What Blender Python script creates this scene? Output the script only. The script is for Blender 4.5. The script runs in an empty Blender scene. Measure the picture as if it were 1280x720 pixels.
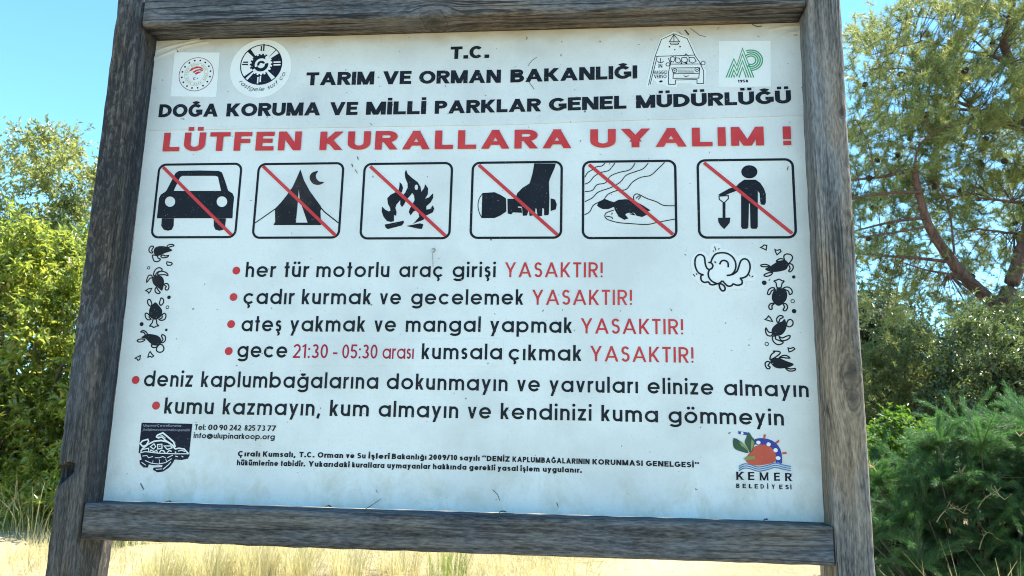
import bpy, bmesh, math, random
import numpy as np
from mathutils import Vector, Matrix
from mathutils.geometry import tessellate_polygon

C = bpy.context.scene.collection
SC = bpy.context.scene
R_ = math.radians

# ------------------------------------------------------------------ camera, sky, sun, exposure
ZB = 1.38                                   # lower edge of the printed panel above the sand
FPX, CX, CY = 1020.0, 640.0, 360.0          # focal length and centre in photo pixels (1280 x 720)
AX = np.array([[0.99505148, 0.09679177, 0.02244791],
               [0.00302906, 0.19626796, -0.98054562],
               [-0.09931455, 0.97576137, 0.19500353]])   # camera right, down, forward
CAM = np.array([0.97592409 - 0.7, -1.59946873, 0.11917415 + ZB])

cd = bpy.data.cameras.new('camera')
cam = bpy.data.objects.new('camera', cd); C.objects.link(cam)
M = Matrix([(AX[0][i], -AX[1][i], -AX[2][i], CAM[i]) for i in range(3)] + [(0, 0, 0, 1)])
cam.matrix_world = M
cd.sensor_width = 36; cd.lens = FPX / 1280 * 36
cd.clip_start = 0.05; cd.clip_end = 2000
cd.dof.use_dof = True; cd.dof.focus_distance = 1.75; cd.dof.aperture_fstop = 11
SC.camera = cam

SUN_DIR = Vector((0.72, 0.16, 1.15)).normalized()
W = bpy.data.worlds.new('World'); SC.world = W; W.use_nodes = True
nt = W.node_tree
sky = nt.nodes.new('ShaderNodeTexSky'); sky.sky_type = 'NISHITA'; sky.sun_disc = False
sky.sun_elevation = math.asin(SUN_DIR.z); sky.sun_rotation = math.atan2(SUN_DIR.x, SUN_DIR.y)
sky.altitude = 1800; sky.air_density = 1.0; sky.dust_density = 0.0; sky.ozone_density = 3.0
tint = nt.nodes.new('ShaderNodeMix'); tint.data_type = 'RGBA'; tint.blend_type = 'MULTIPLY'; tint.inputs[0].default_value = 1
tint.inputs[7].default_value = (0.74, 1.08, 1.04, 1)          # the clear cyan blue of this coast sky
nt.links.new(sky.outputs[0], tint.inputs[6]); nt.links.new(tint.outputs[2], nt.nodes['Background'].inputs[0])
nt.nodes['Background'].inputs[1].default_value = 0.145
sl = bpy.data.lights.new('sun', 'SUN'); sl.energy = 5.0; sl.angle = R_(0.55); sl.color = (1.0, 0.95, 0.86)
so = bpy.data.objects.new('sun', sl); C.objects.link(so)
so.rotation_euler = SUN_DIR.to_track_quat('Z', 'Y').to_euler()
SC.view_settings.view_transform = 'Standard'; SC.view_settings.look = 'None'
SC.view_settings.exposure = 1.62; SC.view_settings.gamma = 1
SC.view_settings.use_curve_mapping = False
SC.render.engine = 'CYCLES'; SC.cycles.filter_width = 1.05        # a phone's crisp pixels

# ------------------------------------------------------------------ helpers
def at(u, v, Y):
    """point of the place seen at photo pixel (u, v) on the upright plane Y metres behind the panel"""
    d = AX[0] * (u - CX) / FPX + AX[1] * (v - CY) / FPX + AX[2]
    return Vector(CAM + (Y - CAM[1]) / d[1] * d)

def PB(p):
    """panel coordinates (x, z) of a measured mark"""
    q = at(p[0], p[1], 0.0); return (q.x, q.z)

def link(name, me, mat=None, parent=None):
    o = bpy.data.objects.new(name, me); C.objects.link(o)
    if mat:
        for m in (mat if isinstance(mat, (list, tuple)) else [mat]): me.materials.append(m)
    if parent: o.parent = parent
    return o

def thing(name, label, cat, loc=(0, 0, 0), group=None):
    o = bpy.data.objects.new(name, None); C.objects.link(o); o.empty_display_size = 0.1
    o.location = loc; o['label'] = label; o['category'] = cat
    if group: o['group'] = group
    return o

def np_mesh(name, V, F, loop_n):
    """mesh from arrays; every face has loop_n corners"""
    me = bpy.data.meshes.new(name)
    V = np.asarray(V, np.float32); F = np.asarray(F, np.int32)
    me.vertices.add(len(V)); me.vertices.foreach_set('co', V.ravel())
    me.loops.add(F.size); me.loops.foreach_set('vertex_index', F.ravel())
    me.polygons.add(len(F)); me.polygons.foreach_set('loop_start', np.arange(0, F.size, loop_n, dtype=np.int32))
    me.update(calc_edges=True); me.validate()
    return me

# ------------------------------------------------------------------ materials
def mat_new(name):
    m = bpy.data.materials.new(name); m.use_nodes = True
    return m, m.node_tree, m.node_tree.nodes['Principled BSDF']

def ramp(nt, src, stops):
    r = nt.nodes.new('ShaderNodeValToRGB')
    e = r.color_ramp.elements
    while len(e) < len(stops): e.new(0.5)
    for i, (p, c) in enumerate(stops):
        e[i].position = p; e[i].color = (c[0], c[1], c[2], 1) if hasattr(c, '__len__') else (c, c, c, 1)
    nt.links.new(src, r.inputs[0]); return r.outputs[0]

def noise(nt, vec, scale, detail=4, rough=0.55, dist=0.0):
    n = nt.nodes.new('ShaderNodeTexNoise'); n.inputs['Scale'].default_value = scale
    n.inputs['Detail'].default_value = detail; n.inputs['Roughness'].default_value = rough
    n.inputs['Distortion'].default_value = dist
    if vec is not None: nt.links.new(vec, n.inputs['Vector'])
    return n.outputs[0]

def mapping(nt, vec, scale, loc=(0, 0, 0)):
    m = nt.nodes.new('ShaderNodeMapping'); m.inputs['Scale'].default_value = scale; m.inputs['Location'].default_value = loc
    nt.links.new(vec, m.inputs[0]); return m.outputs[0]

def mixc(nt, fac, a, b, mode='MIX'):
    m = nt.nodes.new('ShaderNodeMix'); m.data_type = 'RGBA'; m.blend_type = mode
    for s, v in ((0, fac), (6, a), (7, b)):
        if hasattr(v, 'is_output'): nt.links.new(v, m.inputs[s])
        elif s == 0: m.inputs[0].default_value = v
        else: m.inputs[s].default_value = (v[0], v[1], v[2], 1)
    return m.outputs[2]

def math_(nt, op, a, b=None, c=None):
    m = nt.nodes.new('ShaderNodeMath'); m.operation = op
    for i, v in enumerate((a, b, c)):
        if v is None: continue
        if hasattr(v, 'is_output'): nt.links.new(v, m.inputs[i])
        else: m.inputs[i].default_value = v
    return m.outputs[0]

def bump(nt, h, strength, dist, bsdf):
    b = nt.nodes.new('ShaderNodeBump'); b.inputs['Strength'].default_value = strength; b.inputs['Distance'].default_value = dist
    nt.links.new(h, b.inputs['Height']); nt.links.new(b.outputs[0], bsdf.inputs['Normal'])

def wood(name, axis, lo, hi, patch=0.0, tint=(1, 1, 1), knots=(), seed=0.0, crack=0.7, grain=30):
    """weathered grey timber with the grain along an axis of the object"""
    m, nt, b = mat_new(name)
    co = nt.nodes.new('ShaderNodeTexCoord').outputs['Object']
    s_long = 3.2; sc = [grain, grain, grain]; sc[axis] = s_long
    vec = co
    kmask = None
    for (k, rad) in knots:
        sub = nt.nodes.new('ShaderNodeVectorMath'); sub.operation = 'SUBTRACT'; nt.links.new(co, sub.inputs[0]); sub.inputs[1].default_value = k
        scl = [1.0, 1.0, 1.0]; scl[axis] = 0.55; scl[1] = 0.3
        mu = nt.nodes.new('ShaderNodeVectorMath'); mu.operation = 'MULTIPLY'; nt.links.new(sub.outputs[0], mu.inputs[0]); mu.inputs[1].default_value = scl
        ln = nt.nodes.new('ShaderNodeVectorMath'); ln.operation = 'LENGTH'; nt.links.new(mu.outputs[0], ln.inputs[0])
        d = math_(nt, 'DIVIDE', ln.outputs[1], rad)
        # grain bends round the knot
        fall = math_(nt, 'POWER', 2.718, math_(nt, 'MULTIPLY', math_(nt, 'MULTIPLY', d, d), -0.30))
        push = nt.nodes.new('ShaderNodeVectorMath'); push.operation = 'SCALE'; nt.links.new(sub.outputs[0], push.inputs[0]); nt.links.new(math_(nt, 'MULTIPLY', fall, -0.75), push.inputs['Scale'])
        cut = nt.nodes.new('ShaderNodeVectorMath'); cut.operation = 'MULTIPLY'; nt.links.new(push.outputs[0], cut.inputs[0])
        cm = [1.0, 1.0, 1.0]; cm[axis] = 0.0; cut.inputs[1].default_value = cm
        ad = nt.nodes.new('ShaderNodeVectorMath'); ad.operation = 'ADD'; nt.links.new(vec, ad.inputs[0]); nt.links.new(cut.outputs[0], ad.inputs[1])
        vec = ad.outputs[0]
        wob = math_(nt, 'ADD', d, math_(nt, 'MULTIPLY', math_(nt, 'SUBTRACT', noise(nt, co, 60, 3), 0.5), 0.9))
        core = ramp(nt, wob, [(0.0, 1.0), (0.55, 0.75), (0.8, 0.25), (1.0, 0.55), (1.0, 0.0)] if False else [(0.0, 1.0), (0.5, 0.6), (0.72, 0.2), (0.9, 0.7), (1.0, 0.0)])
        kmask = core if kmask is None else math_(nt, 'MAXIMUM', kmask, core)
    g1 = noise(nt, mapping(nt, vec, sc, (seed, seed * 2, seed * 3)), 1.0, 7, 0.62, 0.25)
    sc2 = [grain * 5] * 3; sc2[axis] = 55.0
    g2 = noise(nt, mapping(nt, vec, sc2, (seed, seed, seed)), 1.0, 4, 0.6)
    sc3 = [grain * 1.1] * 3; sc3[axis] = 1.8
    cr = noise(nt, mapping(nt, vec, sc3, (seed + 4, seed, seed)), 1.0, 2, 0.5, 0.15)
    crk = ramp(nt, math_(nt, 'ABSOLUTE', math_(nt, 'SUBTRACT', cr, 0.47)), [(0.0, 1.0), (0.018, 0.85), (0.045, 0.0)])
    where = ramp(nt, noise(nt, mapping(nt, co, [7 if i != axis else 3 for i in range(3)], (seed, 0, 0)), 1.0, 2), [(0.40, 0.0), (0.54, 1.0)])
    crk = math_(nt, 'MULTIPLY', math_(nt, 'MULTIPLY', crk, where), crack)
    g = math_(nt, 'ADD', math_(nt, 'MULTIPLY', g1, 0.48), math_(nt, 'MULTIPLY', g2, 0.52))
    mid = (lo + hi) * 0.45
    colr = ramp(nt, g, [(0.36, [lo * .38 * t for t in tint]), (0.44, [lo * .95 * t for t in tint]), (0.50, [mid * 1.05 * t for t in tint]), (0.56, [hi * t for t in tint]), (0.64, [hi * 1.3 * t for t in tint])])
    warm = ramp(nt, noise(nt, mapping(nt, co, [9 if i != axis else 2.5 for i in range(3)], (3, seed, 0)), 1.0, 3), [(0.40, (0.86, 0.96, 1.10)), (0.62, (1.24, 1.04, 0.82))])
    colr = mixc(nt, 1.0, colr, warm, 'MULTIPLY')
    hh = g
    if patch > 0:
        psc = [95, 95, 95]; psc[axis] = 42
        pn = ramp(nt, noise(nt, mapping(nt, co, psc, (seed, 1, 2)), 1.0, 4, 0.65, 0.6), [(0.47, 1.0), (0.56, 0.0)])
        zone = ramp(nt, noise(nt, mapping(nt, co, [6 if i != axis else 1.6 for i in range(3)], (seed, 5, 2)), 1.0, 2), [(0.38, 0.15), (0.6, 1.0)])
        pf = math_(nt, 'MULTIPLY', math_(nt, 'MULTIPLY', pn, zone), patch)
        colr = mixc(nt, pf, colr, (0.016, 0.016, 0.019))
        hh = math_(nt, 'SUBTRACT', hh, math_(nt, 'MULTIPLY', pf, 0.25))
    colr = mixc(nt, crk, colr, (0.008, 0.008, 0.010))
    if kmask is not None:
        colr = mixc(nt, math_(nt, 'MULTIPLY', kmask, 0.8), colr, (0.030, 0.026, 0.024))
        hh = math_(nt, 'SUBTRACT', hh, math_(nt, 'MULTIPLY', kmask, 0.15))
    nt.links.new(colr, b.inputs['Base Color'])
    b.inputs['Roughness'].default_value = 0.82; b.inputs['Specular IOR Level'].default_value = 0.25
    bump(nt, math_(nt, 'SUBTRACT', hh, crk), 0.65, 0.004, b)
    return m

def plain(name, col, rough=0.5, fade=None, spec=0.4):
    m, nt, b = mat_new(name)
    co = nt.nodes.new('ShaderNodeTexCoord').outputs['Object']
    n = noise(nt, co, 14, 4)
    c2 = fade or [c * 1.35 + 0.004 for c in col]
    c = ramp(nt, n, [(0.42, col), (0.68, c2)])
    sp = ramp(nt, noise(nt, co, 320, 2), [(0.70, 0.0), (0.74, 0.5)])
    c = mixc(nt, sp, c, (0.55, 0.58, 0.6) if max(col) < 0.4 else (0.3, 0.28, 0.24))
    nt.links.new(c, b.inputs['Base Color']); b.inputs['Roughness'].default_value = rough; b.inputs['Specular IOR Level'].default_value = spec
    return m

def panel_mat(name, base, top_stain):
    m, nt, b = mat_new(name)
    co = nt.nodes.new('ShaderNodeTexCoord').outputs['Object']
    sep = nt.nodes.new('ShaderNodeSeparateXYZ'); nt.links.new(co, sep.inputs[0])
    n1 = noise(nt, co, 5, 5, 0.6)
    c = ramp(nt, n1, [(0.36, [x * 0.85 for x in base]), (0.58, base)])
    # fine speckle of dust
    sp = ramp(nt, noise(nt, co, 210, 3, 0.6), [(0.56, 0.0), (0.68, 0.34)])
    c = mixc(nt, sp, c, (0.42, 0.43, 0.42))
    sp2 = ramp(nt, noise(nt, co, 95, 2, 0.5), [(0.715, 0.0), (0.745, 0.85)])
    c = mixc(nt, sp2, c, (0.10, 0.09, 0.08))
    # rain runs
    run = ramp(nt, noise(nt, mapping(nt, co, (34, 1, 3.0)), 1.0, 4, 0.6), [(0.50, 0.0), (0.70, 0.28)])
    c = mixc(nt, run, c, (0.60, 0.60, 0.56))
    # brown dirt washed down from the top rail, and grey-green dirt low on the sheet
    edge = math_(nt, 'ADD', sep.outputs[2], math_(nt, 'MULTIPLY', math_(nt, 'SUBTRACT', noise(nt, mapping(nt, co, (14, 1, 22)), 1.0, 4), 0.5), 0.07))
    top = ramp(nt, math_(nt, 'DIVIDE', math_(nt, 'SUBTRACT', edge, ZB + 0.925), 0.085), [(0.0, 0.0), (0.55, 0.20), (1.0, 0.85)])
    c = mixc(nt, math_(nt, 'MULTIPLY', top, top_stain), c, (0.36, 0.29, 0.20))
    low = ramp(nt, math_(nt, 'DIVIDE', math_(nt, 'SUBTRACT', ZB + 0.17, edge), 0.17), [(0.0, 0.0), (1.0, 0.75)])
    blot = ramp(nt, noise(nt, mapping(nt, co, (15, 1, 11)), 1.0, 6, 0.7, 0.4), [(0.46, 0.0), (0.66, 1.0)])
    c = mixc(nt, math_(nt, 'MULTIPLY', low, blot), c, (0.40, 0.40, 0.33))
    nt.links.new(c, b.inputs['Base Color'])
    nt.links.new(ramp(nt, noise(nt, co, 30, 4), [(0.3, 0.30), (0.7, 0.5)]), b.inputs['Roughness'])
    b.inputs['Specular IOR Level'].default_value = 0.35
    bump(nt, noise(nt, co, 9, 3), 0.12, 0.004, b)
    return m

def leaf_mat(name, c0, c1, trans, rough=0.38, tmix=0.4, odd=None, spec=0.5):
    m, nt, b = mat_new(name)
    g = nt.nodes.new('ShaderNodeNewGeometry').outputs['Random Per Island']
    stops = [(0.0, c0), (0.75, c1)]
    if odd: stops += [(0.9, c1), (0.97, odd)]
    col = ramp(nt, g, stops)
    co = nt.nodes.new('ShaderNodeTexCoord').outputs['Object']
    v = ramp(nt, noise(nt, co, 1.3, 3), [(0.35, (0.75, 0.8, 0.8)), (0.65, (1.2, 1.15, 1.0))])
    col = mixc(nt, 1.0, col, v, 'MULTIPLY')
    nt.links.new(col, b.inputs['Base Color']); b.inputs['Roughness'].default_value = rough
    b.inputs['Specular IOR Level'].default_value = spec
    t = nt.nodes.new('ShaderNodeBsdfTranslucent'); nt.links.new(mixc(nt, 1.0, v, trans, 'MULTIPLY'), t.inputs[0])
    mx = nt.nodes.new('ShaderNodeMixShader'); mx.inputs[0].default_value = tmix
    nt.links.new(b.outputs[0], mx.inputs[1]); nt.links.new(t.outputs[0], mx.inputs[2])
    nt.links.new(mx.outputs[0], nt.nodes['Material Output'].inputs[0])
    return m

def bark_mat(name, c0, c1):
    m, nt, b = mat_new(name)
    co = nt.nodes.new('ShaderNodeTexCoord').outputs['Object']
    n = noise(nt, mapping(nt, co, (24, 24, 9)), 1.0, 6, 0.65, 0.5)
    nt.links.new(ramp(nt, n, [(0.35, c0), (0.65, c1)]), b.inputs['Base Color']); b.inputs['Roughness'].default_value = 0.9
    bump(nt, n, 0.8, 0.03, b)
    return m

INK = plain('black_ink', (0.006, 0.008, 0.013), 0.5, (0.011, 0.013, 0.020), 0.15)
INK_B = plain('faded_black_ink', (0.010, 0.010, 0.013), 0.5, (0.034, 0.026, 0.028), 0.15)
NAVY = plain('navy_ink', (0.005, 0.007, 0.019), 0.5, (0.008, 0.011, 0.030), 0.15)
RED = plain('red_ink', (0.45, 0.030, 0.036), 0.45, (0.50, 0.05, 0.05), 0.2)
RED_D = plain('crimson_ink', (0.30, 0.010, 0.038), 0.45, (0.35, 0.016, 0.05), 0.2)
GREEN = plain('green_ink', (0.02, 0.24, 0.08), 0.45, (0.03, 0.30, 0.12))
LEAFINK = plain('dark_green_ink', (0.012, 0.05, 0.02), 0.45)
LEAFINK2 = plain('olive_ink', (0.16, 0.20, 0.05), 0.45)
ORANGE = plain('tomato_ink', (0.46, 0.065, 0.03), 0.45, (0.40, 0.04, 0.025))
BLUE = plain('blue_ink', (0.012, 0.022, 0.22), 0.45)
WAVE = plain('sea_blue_ink', (0.03, 0.13, 0.32), 0.45)
TAN = plain('tan_ink', (0.42, 0.36, 0.20), 0.5)
GREY = plain('grey_ink', (0.25, 0.27, 0.33), 0.5)
MAROON = plain('maroon_ink', (0.22, 0.03, 0.04), 0.5)
WHITE = plain('white_vinyl', (0.655, 0.68, 0.685), 0.4, (0.61, 0.64, 0.645))
EDGE = plain('vinyl_edge', (0.46, 0.48, 0.48), 0.5, (0.38, 0.40, 0.40))
STEEL = plain('rusty_steel', (0.20, 0.19, 0.18), 0.45, (0.16, 0.11, 0.08))

# ------------------------------------------------------------------ ground
def smooth(t): t = min(1, max(0, t)); return t * t * (3 - 2 * t)
def gz(x, y):
    h = 0.65 * smooth(y / 7.0)
    h += 0.05 * math.sin(x * 1.3 + 0.5 * y) * smooth(y / 3) + 0.02 * math.sin(3.1 * x - 2.3 * y)
    d = math.hypot(x, y)
    if d > 30: h += (0.65 - h) * smooth((d - 30) / 40)
    return h

def ground_mat():
    m, nt, b = mat_new('dry_sand')
    co = nt.nodes.new('ShaderNodeTexCoord').outputs['Object']
    n1 = noise(nt, co, 0.9, 6, 0.6); n2 = noise(nt, co, 14, 6, 0.7); n3 = noise(nt, co, 90, 3, 0.6)
    c = ramp(nt, n1, [(0.35, (0.37, 0.30, 0.17)), (0.65, (0.48, 0.40, 0.25))])
    c = mixc(nt, ramp(nt, n2, [(0.45, 0.0), (0.66, 0.55)]), c, (0.27, 0.21, 0.11))
    c = mixc(nt, ramp(nt, n3, [(0.60, 0.0), (0.70, 0.6)]), c, (0.18, 0.14, 0.08))
    nt.links.new(c, b.inputs['Base Color']); b.inputs['Roughness'].default_value = 0.95; b.inputs['Specular IOR Level'].default_value = 0.1
    bump(nt, math_(nt, 'ADD', n2, math_(nt, 'MULTIPLY', n3, 0.4)), 0.8, 0.05, b)
    return m

def build_ground():
    ax = sorted(set([round(v, 3) for v in np.linspace(-14, 14, 141)] + [s * d for s in (-1, 1) for d in (18, 25, 35, 50, 80, 140, 300, 700, 1500)]))
    ay = ax
    n = len(ax)
    V = [(x, y, gz(x, y)) for y in ay for x in ax]
    F = [(j * n + i, j * n + i + 1, (j + 1) * n + i + 1, (j + 1) * n + i) for j in range(n - 1) for i in range(n - 1)]
    o = link('ground', np_mesh('ground', V, F, 4), ground_mat()); o['kind'] = 'structure'
    for p in o.data.polygons: p.use_smooth = True
build_ground()

# ------------------------------------------------------------------ the notice board: timber
sign = thing('notice_board', 'large white printed beach rules board in a weathered grey timber frame on two posts', 'sign')

def timber(name, axis, a0, a1, u0, u1, v0, v1, mat, seed, step=0.03, notch=None, rad=0.006):
    """a beam along x (axis 0) or z (axis 2); u, v: the two other axes; slightly uneven, edges worn round"""
    rnd = random.Random(seed)
    ph = [rnd.uniform(0, 6.28) for _ in range(8)]
    ts = list(np.arange(a0, a1, step)) + [a1]
    if notch: ts = sorted([t for t in ts if not (notch[0] - 0.06 < t < notch[1] + 0.03)] + list(np.linspace(notch[0] - 0.06, notch[1] + 0.03, 40)))
    prof = []
    cu, cv = (u0 + u1) / 2, (v0 + v1) / 2; hu, hv = (u1 - u0) / 2, (v1 - v0) / 2
    for (sx, sy, a) in ((1, 1, 0), (-1, 1, 90), (-1, -1, 180), (1, -1, 270)):
        for k in range(4):
            an = R_(a + 30 * k)
            prof.append((cu + sx * (hu - rad) + rad * math.cos(an), cv + sy * (hv - rad) + rad * math.sin(an)))
    # extra points along each side
    full = []
    for i, p in enumerate(prof):
        full.append(p); q = prof[(i + 1) % 16]
        L = math.hypot(q[0] - p[0], q[1] - p[1])
        if L > 0.02:
            k = 5
            for j in range(1, k): full.append((p[0] + (q[0] - p[0]) * j / k, p[1] + (q[1] - p[1]) * j / k))
    n = len(full); V = []; F = []
    for t in ts:
        wu = 0.0005 * math.sin(t * 5 + ph[0]) + 0.0003 * math.sin(t * 17 + ph[1])
        wv = 0.0005 * math.sin(t * 4 + ph[2]) + 0.0003 * math.sin(t * 13 + ph[3])
        for (a, b) in full:
            j = 0.0005 * math.sin(t * 71 + a * 300 + ph[4]) + 0.0004 * math.sin(t * 133 + b * 410 + ph[5])
            aa, bb = a + wu + j, b + wv + j
            if notch and b < v0 + 0.02 and a < u0 + 0.034:
                # a chunk broken out of the left arris: sharp upper lip, long splintered lower slope
                z0, z1, dep = notch
                lip = z1 + 0.35 * (a - u0) + 0.002 * math.sin(a * 900)
                if t <= lip: f = smooth((t - (z0 - 0.5 * dep + 0.9 * (a - u0))) / (z1 - z0))
                else: f = 0.0
                if a < u0 + 0.003: bb += 0.010 * f
                elif a < u0 + 0.027: bb += 0.046 * f
                elif f > 0: bb += 0.004 * f
            V.append((t, aa, bb) if axis == 0 else (aa, bb, t))
    m = len(ts)
    for i in range(m - 1):
        for k in range(n):
            k2 = (k + 1) % n
            F.append((i * n + k, i * n + k2, (i + 1) * n + k2, (i + 1) * n + k))
    F.append(tuple(range(n - 1, -1, -1))); F.append(tuple(range((m - 1) * n, m * n)))
    me = bpy.data.meshes.new(name); me.from_pydata(V, [], F); me.update()
    bm = bmesh.new(); bm.from_mesh(me); bmesh.ops.recalc_face_normals(bm, faces=bm.faces); bm.to_mesh(me); bm.free()
    for p in me.polygons: p.use_smooth = len(p.vertices) == 4
    o = link(name, me, mat, sign)
    return o

FY = -0.06
def kp(u, v): q = at(u, v, FY); return (q.x, q.y, q.z)
WL = wood('weathered_timber_dark', 2, 0.042, 0.094, 0.8, (1.02, 0.98, 0.97), [(kp(120, 392), 0.007)], 1.3, 0.6, 62)
WR = wood('weathered_timber_light', 2, 0.108, 0.190, 0.0, (1.06, 0.98, 0.90), [(kp(1062, 199), 0.010), (kp(1064, 466), 0.020), (kp(1067, 500), 0.013), (kp(1060, 268), 0.006), (kp(1052, 141), 0.007)], 7.7, 0.75, 62)
WT = wood('weathered_timber_top', 0, 0.074, 0.145, 0.2, (1.03, 0.98, 0.95), [((at(545, 24, -0.03).x, -0.045, ZB + 1.004), 0.016)], 3.1, 0.9, 62)
WB = wood('weathered_timber_bottom', 0, 0.054, 0.115, 0.12, (0.94, 0.98, 1.05), [], 5.2, 0.55, 62)
nz0, nz1 = at(76, 606, FY).z, at(76, 584, FY).z
p = timber('post', 2, -0.35, ZB + 1.17, -0.766, -0.705, FY, 0.058, WL, 3, notch=(nz0, nz1, 0.024))
p['label'] = 'darker post with a chunk broken from its edge'
p = timber('post', 2, -0.35, ZB + 1.17, 0.698, 0.765, FY, 0.050, WR, 8)
p['label'] = 'lighter knotty post'
timber('rail', 0, -0.697, 0.695, FY - 0.006, 0.030, ZB + 1.003, ZB + 1.075, WT, 21)['label'] = 'upper rail'
timber('rail', 0, -0.697, 0.6955, FY - 0.003, 0.030, ZB - 0.067, ZB + 0.001, WB, 33)['label'] = 'lower rail'

# ------------------------------------------------------------------ the printed panel
PANEL = panel_mat('printed_panel_white', (0.61, 0.64, 0.645), 0.8)
HEAD = panel_mat('header_sheet_white', (0.57, 0.595, 0.60), 1.0)

def slab(name, pts, y0, y1, mat, parent, bev=0.0):
    """flat plate cut to an outline in panel coordinates, front at y0 and back at y1"""
    bm = bmesh.new()
    f = bm.faces.new([bm.verts.new((x, y1, z)) for x, z in pts])
    r = bmesh.ops.extrude_face_region(bm, geom=[f])
    bmesh.ops.translate(bm, verts=[g for g in r['geom'] if isinstance(g, bmesh.types.BMVert)], vec=(0, y0 - y1, 0))
    bmesh.ops.recalc_face_normals(bm, faces=bm.faces)
    me = bpy.data.meshes.new(name); bm.to_mesh(me); bm.free()
    return link(name, me, mat, parent)

panel = slab('panel', [(-0.70, ZB + 0.0025), (0.70, ZB + 0.0025), (0.70, ZB + 1.0015), (-0.70, ZB + 1.0015)], 0.0, 0.008, PANEL, sign)
hs = [PB(p) for p in ((184.5, 163), (330, 161), (480, 158.5), (640, 156), (740, 152), (870, 148.5), (1005, 144.5))]
hs[0] = (-0.6993, hs[0][1]); hs[-1] = (0.6993, hs[-1][1])
header = slab('header_sheet', hs + [(0.6993, ZB + 1.0005), (-0.6993, ZB + 1.0005)], -0.0012, -0.0002, HEAD, sign)

# ---- flat print: every piece a thin sheet a hair above the panel
class Ink:
    def __init__(self, y=-0.0006): self.V = []; self.F = []; self.k = 0; self.y = y
    def poly(self, pts, lift=None):
        y = self.y - 0.000025 * (self.k % 10 if lift is None else lift); self.k += 1
        b = len(self.V); self.V += [(x, y, z) for x, z in pts]
        self.F.append(tuple(range(b, b + len(pts))))
    def strip(self, L, Rr, lift=None):
        y = self.y - 0.000025 * (self.k % 10 if lift is None else lift); self.k += 1
        b = len(self.V); n = len(L)
        self.V += [(x, y, z) for x, z in L] + [(x, y, z) for x, z in Rr]
        self.F += [(b + i, b + i + 1, b + n + i + 1, b + n + i) for i in range(n - 1)]
    def fill(self, rings, lift=None):
        """filled outline with holes"""
        y = self.y - 0.000025 * (self.k % 10 if lift is None else lift); self.k += 1
        vs = [[Vector((x, z, 0)) for x, z in r] for r in rings]
        t = tessellate_polygon(vs); b = len(self.V)
        for r in rings: self.V += [(x, y, z) for x, z in r]
        self.F += [tuple(b + i for i in q) for q in t]
    def line(self, pts, w, closed=False, lift=None):
        """a stroke of width w (metres) along points"""
        P = [Vector(p) for p in pts]
        if closed: P.append(P[0].copy())
        Q = [P[0]]
        for p in P[1:]:
            if (p - Q[-1]).length > 1e-6: Q.append(p)
        P = Q; n = len(P)
        if n < 2: return
        L = []; Rr = []
        for i in range(n):
            a = P[i] - P[i - 1] if i > 0 else (P[0] - P[-2] if closed else P[1] - P[0])
            c = P[i + 1] - P[i] if i < n - 1 else (P[1] - P[0] if closed else P[-1] - P[-2])
            a = a.normalized(); c = c.normalized(); t = (a + c)
            t = t.normalized() if t.length > 1e-6 else a
            nn = Vector((-t.y, t.x)); s = 1 / max(0.5, nn.dot(Vector((-a.y, a.x))))
            L.append(tuple(P[i] + nn * (w / 2 * s))); Rr.append(tuple(P[i] - nn * (w / 2 * s)))
        self.strip(L, Rr, lift)
    def disc(self, c, rx, rz=None, n=20, lift=None):
        rz = rz or rx; self.poly([(c[0] + rx * math.cos(6.2832 * i / n), c[1] + rz * math.sin(6.2832 * i / n)) for i in range(n)], lift)
    def ring(self, c, r, w, n=40, lift=None, a0=0, a1=360):
        ks = [R_(a0 + (a1 - a0) * i / n) for i in range(n + 1)]
        self.strip([(c[0] + (r + w / 2) * math.cos(a), c[1] + (r + w / 2) * math.sin(a)) for a in ks],
                   [(c[0] + (r - w / 2) * math.cos(a), c[1] + (r - w / 2) * math.sin(a)) for a in ks], lift)
    def build(self, name, mat, parent, label=None):
        me = bpy.data.meshes.new(name); me.from_pydata(self.V, [], self.F); me.update()
        bm = bmesh.new(); bm.from_mesh(me)
        for f in bm.faces:
            f.normal_update()
            if f.normal.y > 0: f.normal_flip()
        bm.to_mesh(me); bm.free()
        o = link(name, me, mat, parent)
        if label: o['label'] = label
        return o

def smoothed(pts, closed=True, k=4):
    n = len(pts); out = []
    rng = range(n) if closed else range(n - 1)
    for i in rng:
        p0 = pts[(i - 1) % n] if closed or i > 0 else pts[i]; p1 = pts[i]; p2 = pts[(i + 1) % n]
        p3 = pts[(i + 2) % n] if closed or i + 2 < n else p2
        for j in range(k):
            t = j / k
            out.append(tuple(0.5 * (2 * p1[a] + (p2[a] - p0[a]) * t + (2 * p0[a] - 5 * p1[a] + 4 * p2[a] - p3[a]) * t * t + (3 * p1[a] - p0[a] - 3 * p2[a] + p3[a]) * t ** 3) for a in (0, 1)))
    if not closed: out.append(tuple(pts[-1]))
    return out

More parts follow.
